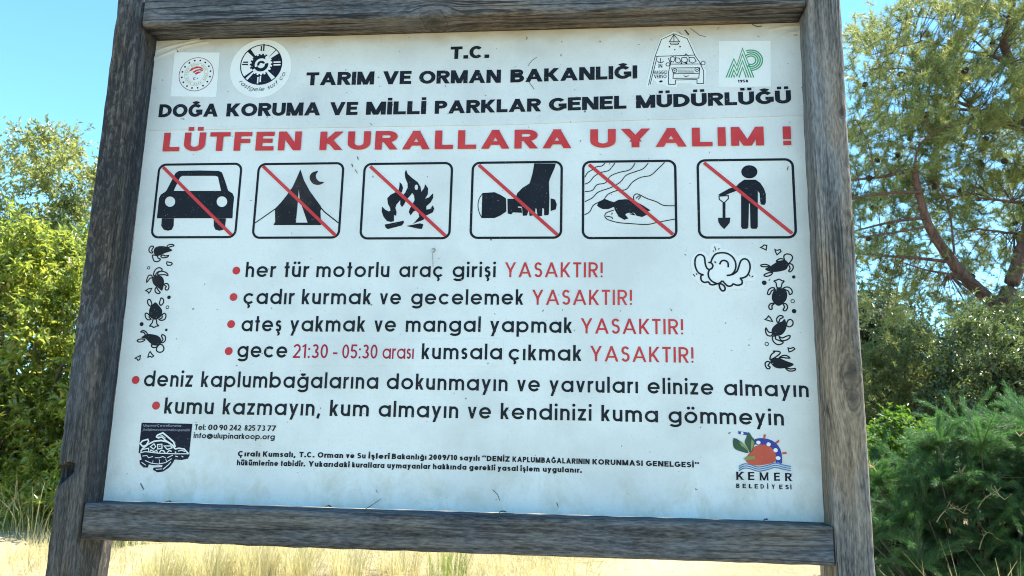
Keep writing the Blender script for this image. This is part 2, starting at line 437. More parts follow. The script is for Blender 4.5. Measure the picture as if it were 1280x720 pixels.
# ---- lettering: strokes of constant weight, laid out word by word
def glyph(ch, w, heavy):
    """(width, list of convex pieces or bands) on a cap height of 1"""
    h = w / 2; out = []; XH = 0.735
    def quad(a, b, ww=None, ext=0.0, clip=None):
        ww = ww or w
        dx, dy = b[0] - a[0], b[1] - a[1]; L = math.hypot(dx, dy) or 1; dx /= L; dy /= L
        a = (a[0] - dx * ext, a[1] - dy * ext); b = (b[0] + dx * ext, b[1] + dy * ext)
        nx, ny = -dy * ww / 2, dx * ww / 2
        P = [(a[0] + nx, a[1] + ny), (b[0] + nx, b[1] + ny), (b[0] - nx, b[1] - ny), (a[0] - nx, a[1] - ny)]
        if clip:
            for lim, sgn in ((clip[0], 1), (clip[1], -1)):
                Q = []
                for i in range(len(P)):
                    p, q = P[i], P[(i + 1) % len(P)]
                    pi, qi = sgn * (p[1] - lim) >= 0, sgn * (q[1] - lim) >= 0
                    if pi: Q.append(p)
                    if pi != qi:
                        t = (lim - p[1]) / (q[1] - p[1]); Q.append((p[0] + (q[0] - p[0]) * t, lim))
                P = Q
        if len(P) > 2: out.append(('p', P))
    def diag(a, b, lo=0.0, hi=1.0): quad(a, b, None, w, (lo, hi))
    def one(a, b, lo, hi): L = math.hypot(b[0] - a[0], b[1] - a[1]); quad(a, (b[0] + (b[0] - a[0]) / L * w, b[1] + (b[1] - a[1]) / L * w), None, 0, (lo, hi))
    def V(x, y0=0.0, y1=1.0): quad((x, y0), (x, y1))
    def Hh(y, x0, x1, ww=None): quad((x0, y), (x1, y), ww)
    def arc(cx, cy, rx, ry, a0, a1, n=None):
        n = n or max(5, int(abs(a1 - a0) / 15)); L = []; Rr = []
        for i in range(n + 1):
            a = R_(a0 + (a1 - a0) * i / n)
            L.append((cx + (rx + h) * math.cos(a), cy + (ry + h) * math.sin(a)))
            Rr.append((cx + (rx - h) * math.cos(a), cy + (ry - h) * math.sin(a)))
        out.append(('b', L, Rr))
    def dot(x, y, r=None):
        r = r or w * 0.62
        if heavy: out.append(('p', [(x - r, y - r), (x + r, y - r), (x + r, y + r), (x - r, y + r)]))
        else: out.append(('p', [(x + r * math.cos(i * .5236), y + r * math.sin(i * .5236)) for i in range(12)]))
    def ced(x):
        arc(x - 0.005, -0.13, 0.06, 0.06, 80, -110, 8)
        quad((x, 0.0), (x, -0.09), w * 0.8)
    def breve(x, y): arc(x, y + 0.13, 0.13, 0.12, 200, 340, 8)
    base = {'Ğ': 'G', 'Ü': 'U', 'İ': 'I', 'Ç': 'C', 'Ş': 'S', 'Ö': 'O', 'ç': 'c', 'ğ': 'g', 'ş': 's', 'ü': 'u', 'ö': 'o'}
    B = base.get(ch, ch)
    wd = {'A': .90, 'B': .70, 'C': .82, 'D': .78, 'E': .62, 'F': .60, 'G': .85, 'H': .76, 'I': w, 'J': .5, 'K': .76, 'L': .58, 'M': .92, 'N': .78, 'O': .90,
          'P': .66, 'R': .72, 'S': .66, 'T': .70, 'U': .74, 'V': .86, 'Y': .84, 'Z': .7} if heavy else \
         {'A': .86, 'B': .62, 'C': .92, 'D': .74, 'E': .56, 'F': .52, 'G': .95, 'H': .70, 'I': w, 'K': .64, 'L': .46, 'M': .95, 'N': .76, 'O': 1.0,
          'P': .58, 'R': .60, 'S': .52, 'T': .52, 'U': .66, 'V': .78, 'Y': .72, 'Z': .6}
    r = XH / 2 - h; R = XH * 0.52 - h; cw = 2 * (R + h)     # round lowercase bowl
    if heavy: R = XH * 0.46 - h; cw = 2 * (R + h)
    Wd = wd.get(B, 0.6)
    if B == 'A':
        o = h * 1.12
        diag((o, 0), (Wd / 2 - .0, 1 - h * .4)); diag((Wd - o, 0), (Wd / 2 + .0, 1 - h * .4)); Hh(.30, Wd * .22, Wd * .78, w * .85)
    elif B == 'B':
        V(h); m = .53
        for (y0, y1, x) in ((m - h * .4, 1, Wd * .93), (0, m + h * .6, Wd)):
            ry = (y1 - y0) / 2 - h; cx = x - h - ry; cy = (y0 + y1) / 2
            Hh(y1 - h, 0, cx); Hh(y0 + h, 0, cx); arc(cx, cy, ry, ry, -90, 90)
    elif B == 'C': arc(Wd / 2, .5, Wd / 2 - h, .5 - h, 42, 318, 20)
    elif B == 'G':
        arc(Wd / 2, .5, Wd / 2 - h, .5 - h, 42, 322, 20); Hh(.44, Wd * .55, Wd); V(Wd - h, .16, .5)
    elif B == 'D':
        V(h); rx = min(.5 - h, Wd - w); cx = Wd - h - rx; Hh(1 - h, 0, cx); Hh(h, 0, cx); arc(cx, .5, rx, .5 - h, -90, 90, 14)
    elif B in 'EF':
        V(h); Hh(1 - h, 0, Wd); Hh(.52, 0, Wd * .92)
        if B == 'E': Hh(h, 0, Wd)
    elif B == 'H': V(h); V(Wd - h); Hh(.52, 0, Wd)
    elif B == 'I': V(h)
    elif B == 'K': V(h); one((w * .9, .38), (Wd - w * .62, 1), 0, 1); one((w + .10 * Wd, .56), (Wd - w * .62, 0), 0, 1)
    elif B == 'L': V(h); Hh(h, 0, Wd)
    elif B == 'M': V(h); V(Wd - h); diag((h, 1), (Wd / 2, .0)); diag((Wd - h, 1), (Wd / 2, .0))
    elif B == 'N': V(h); V(Wd - h); diag((h * 1.2, 1), (Wd - h * 1.2, 0))
    elif B == 'O': arc(Wd / 2, .5, Wd / 2 - h, .5 - h, 0, 360, 28)
    elif B == 'P' or B == 'R':
        V(h); y0 = .40; ry = (1 - y0) / 2 - h; cx = Wd - h - ry; cy = (1 + y0) / 2
        Hh(1 - h, 0, cx); Hh(y0 + h, 0, cx); arc(cx, cy, ry, ry, -90, 90)
        if B == 'R': diag((Wd * .48, y0 + h), (Wd - w * .5, 0), 0, y0 + h)
    elif B == 'S' or B == 's':
        t = 1.0 if B == 'S' else XH
        if B == 's': Wd = .40 if not heavy else .52
        m = t * .53; ry1 = (t - m + h) / 2 - h; ry2 = (m + h) / 2 - h; rx = Wd / 2 - h
        arc(Wd / 2, t - h - ry1, rx * .93, ry1, 25, 270, 14); arc(Wd / 2, h + ry2, rx, ry2, 90, -155, 14)
    elif B == 'T': V(Wd / 2); Hh(1 - h, 0, Wd)
    elif B == 'U':
        rx = Wd / 2 - h; ry = min(rx, .42); V(h, ry + h, 1); V(Wd - h, ry + h, 1); arc(Wd / 2, ry + h, rx, ry, 180, 360, 14)
    elif B == 'V': diag((h * 1.1, 1), (Wd / 2, h * .4)); diag((Wd - h * 1.1, 1), (Wd / 2, h * .4))
    elif B == 'Y': diag((h * 1.1, 1), (Wd / 2, .42), .42 - h, 1); diag((Wd - h * 1.1, 1), (Wd / 2, .42), .42 - h, 1); V(Wd / 2, 0, .47)
    elif B == 'Z': Hh(1 - h, 0, Wd); Hh(h, 0, Wd); diag((h * 1.3, h), (Wd - h * 1.3, 1 - h), w * .5, 1 - w * .5)
    elif B == '!': Wd = w; quad((h, max(.28, w * 1.1 + .07)), (h, 1)); dot(h, w * .5, w * .5)
    elif B in 'adgq':
        Wd = cw; arc(R + h, XH / 2, R, r, 0, 360, 24)
        if B == 'a': V(Wd - h, 0, XH)
        elif B == 'd': V(Wd - h, 0, 1.02)
        else:
            V(Wd - h, -.02, XH); arc(R + h, -.02, R, .25 - h, 0, -150, 10)
    elif B in 'bp':
        Wd = cw; arc(R + h, XH / 2, R, r, 0, 360, 24)
        if B == 'b': V(h, 0, 1.02)
        else: V(h, -.28, XH)
    elif B == 'c': Wd = cw * .93; arc(R + h, XH / 2, R, r, 42, 318, 18)
    elif B == 'o': Wd = cw; arc(R + h, XH / 2, R, r, 0, 360, 24)
    elif B == 'e': Wd = cw; arc(R + h, XH / 2, R, r, 4, 325, 20); Hh(XH / 2 - h * .1, h, cw - h * .2, w * .85)
    elif B == 'f': Wd = .34; V(.15, 0, .82); arc(.15 + .13, .82, .13, .18 - h, 180, 85, 6); Hh(XH - h, 0, .33, w * .9)
    elif B in 'hn':
        Wd = .56 if not heavy else .6; rx = Wd / 2 - h
        V(h, 0, 1.02 if B == 'h' else XH); V(Wd - h, 0, XH - h - rx + .02); arc(Wd / 2, XH - h - rx, rx, rx, 0, 180, 12)
    elif B == 'm':
        Wd = .96; rx = (Wd - w) / 4
        V(h, 0, XH)
        for j in (0, 1):
            cx = h + rx + 2 * rx * j; V(cx + rx, 0, XH - h - rx + .02); arc(cx, XH - h - rx, rx, rx, 0, 180, 12)
    elif B == 'u':
        Wd = .56 if not heavy else .6; rx = Wd / 2 - h
        V(h, rx + h - .02, XH); V(Wd - h, 0, XH); arc(Wd / 2, h + rx, rx, rx, 180, 360, 12)
    elif B == 'r': Wd = .33; V(h, 0, XH); arc(h + .22, XH - h - .22, .22, .22, 180, 75, 7)
    elif B in 'iı': Wd = w; V(h, 0, XH)
    elif B == 'l': Wd = w; V(h, 0, 1.02)
    elif B == 'j': Wd = w; V(h, -.28, XH)
    elif B == 'k': Wd = .50; V(h, 0, 1.02); one((w * .8, .25), (Wd - w * .6, XH), 0, XH); one((w + .06, .42), (Wd - w * .55, 0), 0, XH)
    elif B == 't': Wd = .32; V(.16, 0, 1.0); Hh(XH - h, 0, .32, w * .9)
    elif B == 'v': Wd = .56; diag((h, XH), (Wd / 2, h * .4), 0, XH); diag((Wd - h, XH), (Wd / 2, h * .4), 0, XH)
    elif B == 'y': Wd = .58; diag((h, XH), (Wd / 2, .06), .02, XH); diag((Wd - h, XH), (Wd * .26, -.27), -.27, XH)
    elif B == 'z': Wd = .48; Hh(XH - h, 0, Wd); Hh(h, 0, Wd); diag((h * 1.2, h), (Wd - h * 1.2, XH - h), w * .4, XH - w * .4)
    elif B == '.': Wd = w * 1.2; dot(w * .6, w * .6, w * .6)
    elif B == ',': Wd = w * 1.3; quad((w * .9, w * .9), (w * .3, -.17))
    elif B == ':': Wd = w * 1.2; dot(w * .6, w * .6, w * .6); dot(w * .6, XH - w * .6, w * .6)
    elif B == '-': Wd = .36; Hh(.36, 0, .36)
    elif B == '/': Wd = .40; diag((.05, 0), (.35, 1))
    elif B in '“”': Wd = w * 2.6; quad((w * .5, .68), (w * .7, 1)); quad((w * 2, .68), (w * 2.2, 1))
    elif B == '*':
        Wd = .6
        for a in (0, 60, 120): quad((.3 - .28 * math.cos(R_(a)), .5 - .28 * math.sin(R_(a))), (.3 + .28 * math.cos(R_(a)), .5 + .28 * math.sin(R_(a))))
    elif B == '@':
        Wd = 1.05; arc(.52, .36, .52 - h, .5 - h, -50, 300, 22); arc(.5, .37, .2, .2, 0, 360, 14); V(.74, .22, .58)
    elif B == '0': Wd = .56; arc(.28, .5, .28 - h, .5 - h, 0, 360, 22)
    elif B == '1': Wd = .34; V(.24, 0, 1); quad((.24, 1 - h), (.02, .80), w * .9)
    elif B == '2':
        Wd = .56; arc(.28, .71, .28 - h, .29 - h, 165, -35, 12); diag((.46, .54), (h * 1.3, h), w * .5, .62); Hh(h, 0, .56)
    elif B == '3': Wd = .56; arc(.27, .74, .24 - h, .26 - h, 150, -90, 12); arc(.27, .265, .285 - h, .265 - h, 90, -155, 12)
    elif B == '4': Wd = .6; V(.44, 0, 1); Hh(.27, 0, .6); diag((.44, 1), (h, .27), .27, 1)
    elif B == '5': Wd = .56; Hh(1 - h, .1, .52); quad((.13, 1), (.08, .5)); arc(.26, .32, .29 - h, .32 - h, 125, -150, 14)
    elif B == '7': Wd = .54; Hh(1 - h, 0, .54); diag((.46, 1 - h), (.14, 0), 0, 1 - h)
    elif B == '8': Wd = .56; arc(.28, .745, .24 - h, .255 - h, 0, 360, 16); arc(.28, .275, .28 - h, .275 - h, 0, 360, 16)
    elif B == '9': Wd = .56; arc(.28, .69, .28 - h, .31 - h, 0, 360, 18); diag((.52, .6), (.26, 0), 0, .66)
    elif B == ' ': Wd = .30
    cap = B.isupper()
    if ch in 'ÜÖ':
        for s in (-1, 1): dot(Wd / 2 + s * Wd * .22, 1.20, .085 if not heavy else .1)
    if ch == 'İ': dot(Wd / 2, 1.18, h * .9)
    if ch in 'üö':
        for s in (-1, 1): dot(Wd / 2 + s * .13, XH + .22)
    if ch == 'i' or ch == 'j': dot(Wd / 2, XH + .22, w * .62)
    if ch in 'Ğ': breve(Wd / 2, 1.08)
    if ch in 'ğ': breve(Wd / 2, XH + .10)
    if ch in 'çşÇŞ': ced(Wd / 2)
    return Wd, out

def put_word(ink, text, P0, P1, cap, w, heavy=False, track=0.16, up=(0.0, 1.0), slant=0.0, fit=True):
    """one word between two points of the panel"""
    x = 0; pieces = []
    for i, ch in enumerate(text):
        wd, g = glyph(ch, w, heavy)
        pieces.append((x, g)); x += wd + (track if i < len(text) - 1 else 0)
    dx, dz = P1[0] - P0[0], P1[1] - P0[1]; L = math.hypot(dx, dz); dx /= L; dz /= L
    sx = L / x if fit else cap
    def T(o, p): a = (o + p[0]) * sx; b = p[1] * cap; return (P0[0] + dx * (a + slant * b) + up[0] * b, P0[1] + dz * (a + slant * b) + up[1] * b)
    for o, g in pieces:
        for pc in g:
            if pc[0] == 'p': ink.poly([T(o, p) for p in pc[1]])
            else: ink.strip([T(o, p) for p in pc[1]], [T(o, p) for p in pc[2]])

def text_line(words, basel, cap_px, w, mat, parent=sign, heavy=False, track=0.16, y=-0.0006, label=None, split=None, name='lettering'):
    """words: (text, x start, x end); basel: measured baseline points; cap_px: cap height at the line"""
    xs = [b[0] for b in basel]; ys = [b[1] for b in basel]
    yb = lambda x: float(np.interp(x, xs, ys)) if xs[0] <= x <= xs[-1] else (ys[0] + (x - xs[0]) * (ys[-1] - ys[0]) / (xs[-1] - xs[0]))
    ink = Ink(y)
    for t, x0, x1 in words:
        P0, P1 = PB((x0, yb(x0))), PB((x1, yb(x1))); xm = (x0 + x1) / 2
        cap = PB((xm, yb(xm) - cap_px))[1] - PB((xm, yb(xm)))[1]
        put_word(ink, t, P0, P1, cap, w, heavy, track)
    return ink.build(name, mat, parent, label)

HY = -0.0018
text_line([('T.C.', 563, 611.5)], [(563, 74.3), (612, 72.8)], 15.4, .23, INK, header, True, .07, HY, 'heavy black T.C.')
text_line([('TARIM', 382.5, 467.5), ('VE', 478.4, 514), ('ORMAN', 523.8, 626), ('BAKANLIĞI', 638, 796.5)], [(382, 107.2), (640, 103.6), (797, 98.4)], 16.2, .23, INK, header, True, .06, HY, 'heavy black ministry name')
text_line([('DOĞA', 198.4, 272.5), ('KORUMA', 283, 400.5), ('VE', 412, 447), ('MİLLİ', 457.5, 532.5), ('PARKLAR', 543.4, 676), ('GENEL', 686, 783), ('MÜDÜRLÜĞÜ', 795, 988.8)],
          [(198, 147), (530, 143), (676, 139.6), (989, 129.5)], 16.2, .23, INK, header, True, .06, HY, 'heavy black directorate name')
text_line([('LÜTFEN', 203.4, 376), ('KURALLARA', 399.4, 714.4), ('UYALIM', 737.8, 955), ('!', 979, 989)], [(203, 189.4), (400, 187.8), (714, 185.4), (989, 181.5)], 23.2, .225, RED, sign, True, .15, -0.0016, 'large red heading')

body = [
    ([('her', 306.7, 343.8), ('tür', 355, 385.4), ('motorlu', 395.2, 486.4), ('araç', 498.8, 553.8), ('girişi', 565.6, 619.4)], [(306, 346.4), (620, 346.6)], [('YASAKTIR!', 631, 753.3)], [(631, 346.6), (754, 346.8)]),
    ([('çadır', 303.8, 367), ('kurmak', 377, 463.5), ('ve', 474.5, 501), ('gecelemek', 513.7, 654)], [(303, 380.2), (654, 381)], [('YASAKTIR!', 665, 790)], [(665, 381), (790, 381.3)]),
    ([('ateş', 301.4, 351.3), ('yakmak', 362.2, 456), ('ve', 467.6, 494.7), ('mangal', 507, 600.7), ('yapmak', 612.5, 715)], [(301, 414.3), (600, 415), (715, 416.4)], [('YASAKTIR!', 726, 854)], [(726, 416.8), (854, 418.2)]),
    ([('gece', 296.3, 358.7), ('çıkmak', 635.6, 726.7)], [(296, 446.6), (640, 450.2), (727, 451.2)], [('YASAKTIR!', 737.8, 867)], [(737, 451.5), (867, 453.6)]),
    ([('deniz', 179.4, 240), ('kaplumbağalarına', 251, 472.4), ('dokunmayın', 483.2, 634.3), ('ve', 646.3, 674.8), ('yavruları', 686.8, 797.5), ('elinize', 809.5, 891.8), ('almayın', 905.3, 1011)],
     [(179, 483), (472, 486.2), (634, 489), (797, 491.6), (1011, 496.6)], None, None),
    ([('kumu', 205, 266.4), ('kazmayın,', 278, 400), ('kum', 412, 460.7), ('almayın', 473, 572.5), ('ve', 584.5, 613.7), ('kendinizi', 625.7, 739.3), ('kuma', 751.7, 822.6), ('gömmeyin', 835.7, 980)],
     [(205, 517), (460, 520.6), (739, 526), (980, 532)], None, None)]
for i, (wk, bk, wr, br) in enumerate(body):
    text_line(wk, bk, 18.6 + 0.25 * i, .157, INK, sign, False, .17, -0.0006)
    if wr: text_line(wr, br, 18.7 + 0.2 * i, .135, RED, sign, False, .17, -0.0006, 'red YASAKTIR! at the end of a rule')
# the pasted correction strip with the hours
strip = slab('correction_strip', [PB(q) for q in ((363, 457), (363.5, 422.5), (629.5, 423.5), (629, 457.8))], -0.0006, -0.0001, PANEL, sign)
strip['label'] = 'thin white strip pasted over the fourth rule'
text_line([('21:30', 366, 409.5), ('-', 416, 421.5), ('05:30', 427.5, 471.5), ('arası', 478, 517)], [(366, 447.6), (517, 448.8)], 17.6, .135, RED_D, strip, False, .12, -0.0010, 'crimson hours')
text_line([('kumsala', 527, 627.4)], [(527, 448.9), (628, 449.6)], 19.4, .157, INK, strip, False, .17, -0.0010)
for c in ((295.5, 338.3), (292, 371.3), (289, 405.2), (286, 438.9), (169.7, 475), (195.2, 507)):
    q = PB(c); ik = Ink(); ik.disc(q, 0.0083, None, 24); ik.build('bullet', RED, sign)
text_line([('Tel:', 243.5, 257), ('00', 260, 271.8), ('90', 273.8, 284), ('242', 286.8, 301), ('825', 305.5, 319), ('73', 321.5, 331.5), ('77', 334, 344.7)], [(243, 537.4), (345, 538.9)], 7.0, .18, INK, sign, False, .10)
text_line([('info@ulupinarkoop.org', 241.9, 343.3)], [(242, 547.6), (344, 549.4)], 6.8, .18, INK, sign, False, .12)
text_line([('Çıralı', 297.2, 325), ('Kumsalı,', 328.5, 369.5), ('T.C.', 374, 393), ('Orman', 397, 429), ('ve', 432.5, 443), ('Su', 446.5, 457), ('İşleri', 460.5, 487), ('Bakanlığı', 489.7, 533), ('2009/10', 535.8, 571.5), ('sayılı', 574.5, 599.5),
           ('“DENİZ', 602.5, 637), ('KAPLUMBAĞALARININ', 640.5, 737), ('KORUNMASI', 740.5, 803.5), ('GENELGESİ”', 807.5, 873.8)], [(297, 570.4), (400, 572), (590, 575.8), (874, 584.6)], 6.8, .235, INK, sign, True, .13)
text_line([('hükümlerine', 296, 347.5), ('tabidir.', 351, 381.5), ('Yukarıdaki', 385.5, 437), ('kurallara', 440, 480.5), ('uymayanlar', 484, 537.5), ('hakkında', 541, 583), ('gerekli', 586.5, 619), ('yasal', 622, 647.5), ('işlem', 650.5, 674.5), ('uygulanır.', 678.5, 727.3)],
          [(296, 581.6), (400, 583.4), (600, 587.6), (727, 591)], 6.8, .23, INK, sign, True, .13)

# ------------------------------------------------------------------ pictograms
def crop(o, s): return lambda p: PB((o[0] + p[0] / s, o[1] + p[1] / s))
PXM = 0.00165                                    # metres on the panel per photo pixel
c4, c5, c6 = crop((180, 190), 4.923), crop((440, 190), 4.571), crop((710, 190), 4.267)

def circ(cx, cy, rx, ry=None, n=20): ry = ry or rx; return [(cx + rx * math.cos(6.2832 * i / n), cy + ry * math.sin(6.2832 * i / n)) for i in range(n)]

def pictogram(corners, slash, f, sw, label, draw, mat):
    P = [PB(c) for c in corners]
    x0 = (P[0][0] + P[3][0]) / 2; x1 = (P[1][0] + P[2][0]) / 2; z1 = (P[0][1] + P[1][1]) / 2; z0 = (P[2][1] + P[3][1]) / 2
    b = Ink(); w = 0.0049; r = 0.0175; r2 = r - w
    L = []; Q = []
    for cx, cz, a in ((x1 - r, z1 - r, 0), (x0 + r, z1 - r, 90), (x0 + r, z0 + r, 180), (x1 - r, z0 + r, 270)):
        for k in range(9):
            an = R_(a + 90 * k / 8)
            L.append((cx + r * math.cos(an), cz + r * math.sin(an))); Q.append((cx + r2 * math.cos(an), cz + r2 * math.sin(an)))
    L.append(L[0]); Q.append(Q[0]); b.strip(L, Q)
    o = b.build('pictogram', INK, sign, label)
    s = Ink(-0.0006); draw(s, f); s.build('symbol', mat, o)
    k = Ink(-0.0011); k.line([f(slash[0]), f(slash[1])], sw); k.build('slash', RED, o)

def d_car(s, f):
    F = lambda ps: [f(p) for p in ps]
    body = [(80, 408), (93, 285), (105, 262), (135, 243), (142, 232), (195, 130), (215, 117), (340, 114), (460, 117), (480, 126), (500, 180), (518, 238), (545, 255), (555, 278), (548, 345), (545, 408)]
    s.fill([F(body), F([(183, 240), (222, 156), (236, 147), (440, 147), (456, 153), (475, 240)]), F(circ(161, 306, 32)), F(circ(480, 306, 33))])
    s.poly(F([(110, 409), (185, 409), (183, 455), (172, 478), (148, 485), (122, 478), (107, 455)]))
    s.poly(F([(430, 409), (505, 409), (500, 455), (490, 478), (465, 485), (440, 478), (430, 455)]))
def d_tent(s, f):
    F = lambda ps: [f(p) for p in ps]
    s.fill([F([(963, 108), (985, 175), (1020, 240), (1060, 295), (1090, 336), (1091, 350), (1086, 362), (1090, 450), (797, 450), (808, 430), (806, 350), (840, 315), (880, 265), (915, 215), (945, 150)]),
            F([(953, 228), (960, 300), (985, 370), (1007, 435), (935, 435), (945, 330)])])
    s.fill([F(smoothed([(1072, 118), (1058, 140), (1062, 165), (1080, 182), (1107, 185), (1095, 197), (1068, 203), (1040, 195), (1022, 170), (1022, 145), (1040, 125)], True, 3))])
    s.line(F([(815, 346), (684, 437)]), 0.0022); s.line(F([(1084, 338), (1110, 368), (1197, 437)]), 0.0024)
def d_fire(s, f):
    F = lambda ps: [f(p) for p in ps]
    o = [(309, 100), (318, 125), (345, 150), (375, 172), (392, 200), (396, 228), (412, 208), (418, 184), (435, 208), (434, 240), (418, 268), (440, 260), (455, 244), (464, 236), (464, 262), (450, 288), (425, 310), (425, 330), (448, 325), (462, 305),
         (470, 325), (462, 345), (440, 356), (420, 365), (408, 388), (375, 400), (345, 412), (360, 400), (372, 385), (385, 370), (380, 350), (365, 335), (352, 340), (335, 362), (325, 345), (330, 325), (345, 300), (358, 275), (355, 250), (345, 235),
         (325, 258), (310, 275), (298, 300), (286, 315), (276, 300), (276, 275), (255, 300), (248, 320), (255, 345), (252, 365), (240, 360), (240, 395), (225, 400), (200, 395), (180, 370), (170, 340), (172, 312), (190, 330), (210, 340), (220, 335),
         (218, 320), (205, 295), (202, 265), (220, 245), (250, 230), (268, 215), (272, 190), (272, 172), (285, 185), (292, 205), (285, 230), (272, 240), (290, 250), (305, 232), (318, 205), (318, 180), (305, 150), (302, 120)]
    s.fill([F(o), F(circ(368, 202, 10, 16, 12))])
    s.poly(F([(187, 415), (295, 393), (297, 405), (285, 420), (205, 441), (192, 432)])); s.poly(F([(310, 423), (390, 408), (408, 414), (400, 440), (375, 438)]))
def d_torch(s, f):
    F = lambda ps: [f(p) for p in ps]
    s.fill([F([(1042, 66), (1165, 66), (1158, 90), (1130, 155), (1125, 175), (1128, 260), (1125, 355), (1118, 362), (1098, 362), (1097, 325), (1088, 320), (1086, 365), (1060, 368), (1055, 325), (1048, 322), (1046, 360), (1015, 366), (1010, 330),
               (1000, 363), (976, 365), (972, 320), (960, 300), (935, 262), (945, 235), (975, 205), (1015, 180), (1030, 130)])])
    s.poly(F([(745, 235), (815, 230), (850, 246), (880, 265), (882, 340), (850, 362), (815, 378), (740, 378)]))
    s.line(F(smoothed([(748, 237), (728, 265), (720, 305), (727, 345), (742, 377)], False)), 0.0016)
    s.poly(F([(888, 268), (942, 268), (966, 304), (966, 312), (948, 312), (948, 318), (968, 320), (972, 348), (920, 345), (910, 357), (890, 352)]))
    s.poly(F([(1135, 265), (1160, 272), (1170, 300), (1165, 328), (1135, 338)]))
def d_turtle(s, f):
    F = lambda ps: [f(p) for p in ps]
    for wv in ([(90, 135), (105, 110), (130, 95), (150, 80), (180, 75), (198, 60)], [(90, 172), (115, 160), (140, 130), (175, 110), (215, 100), (235, 80), (250, 60)],
               [(90, 212), (130, 205), (155, 175), (200, 165), (225, 130), (270, 110), (330, 95), (358, 60)], [(90, 265), (130, 245), (160, 215), (215, 195), (240, 185), (280, 160), (310, 125), (360, 105), (400, 90), (428, 60)],
               [(88, 335), (115, 320), (135, 285), (165, 268), (190, 255), (215, 225), (265, 205), (310, 200), (345, 160), (390, 135), (440, 125), (480, 90), (515, 56)],
               [(352, 258), (350, 236), (365, 224), (385, 230), (420, 248), (470, 265), (510, 285), (570, 287)], [(362, 248), (378, 235), (386, 240), (374, 254)],
               [(245, 310), (205, 325), (197, 345), (215, 362), (270, 377), (330, 382), (420, 387), (480, 375), (570, 358)], [(203, 343), (232, 348), (238, 358)], [(300, 330), (330, 322), (355, 336), (330, 330)]):
        s.line(F(smoothed(wv, False, 4)), 0.0018)
    s.fill([F([(155, 285), (165, 265), (195, 250), (225, 262), (245, 268), (270, 255), (310, 252), (350, 260), (400, 285), (440, 312), (415, 320), (420, 335), (395, 347), (365, 340), (355, 325), (320, 320), (305, 335), (322, 355), (300, 362),
               (270, 345), (250, 310), (245, 293), (215, 305), (185, 305), (165, 295)])])
def d_man(s, f):
    F = lambda ps: [f(p) for p in ps]
    s.poly(F(circ(967, 106, 43, 35, 28)))
    s.fill([F([(940, 148), (1000, 148), (1025, 165), (1045, 195), (1055, 225), (1055, 270), (1048, 283), (1030, 280), (1025, 265), (1022, 220), (1012, 208), (1012, 400), (1005, 410), (980, 410), (973, 402), (970, 275), (965, 275), (962, 402),
               (955, 410), (930, 410), (923, 400), (923, 215), (905, 205), (860, 222), (830, 235), (812, 237), (802, 228), (815, 220), (860, 195), (895, 185), (915, 165)])])
    s.line(F([(805, 236), (855, 233), (855, 250), (832, 272), (807, 253)]), 0.002, True)
    s.line(F([(832, 270), (832, 352)]), 0.0056)
    s.poly(F([(800, 352), (866, 350), (862, 378), (848, 395), (833, 412), (815, 395), (802, 375)]))

pictogram([(197.9, 204.2), (302.9, 203.8), (295.8, 298.3), (188.5, 297.7)], [(118, 93), (540, 512)], c4, 0.0068, 'pictogram of a car struck through in red', d_car, INK)
pictogram([(322.6, 203.4), (430.9, 203.2), (424.8, 298.7), (314.5, 298.3)], [(733, 88), (1180, 515)], c4, 0.0068, 'pictogram of a tent and moon struck through in red', d_tent, INK_B)
pictogram([(454.2, 203.1), (566.9, 203.1), (562.9, 299.4), (449.6, 299.4)], [(105, 83), (535, 480)], c5, 0.0068, 'pictogram of a campfire struck through in red', d_fire, INK)
pictogram([(589.9, 201.8), (704.3, 201.4), (702.1, 298.7), (586.6, 298.7)], [(725, 75), (1175, 475)], c5, 0.0068, 'pictogram of a hand with a torch struck through in red', d_torch, INK)
pictogram([(728.3, 200.8), (845.9, 199.8), (846.6, 299), (726.4, 299)], [(112, 68), (560, 440)], c6, 0.0068, 'pictogram of a hatchling on a hand struck through in red', d_turtle, INK)
pictogram([(871.7, 198.7), (993.1, 198.2), (995.5, 298.3), (871.2, 298.5)], [(725, 58), (1195, 435)], c6, 0.0068, 'pictogram of a person with a spade struck through in red', d_man, INK)

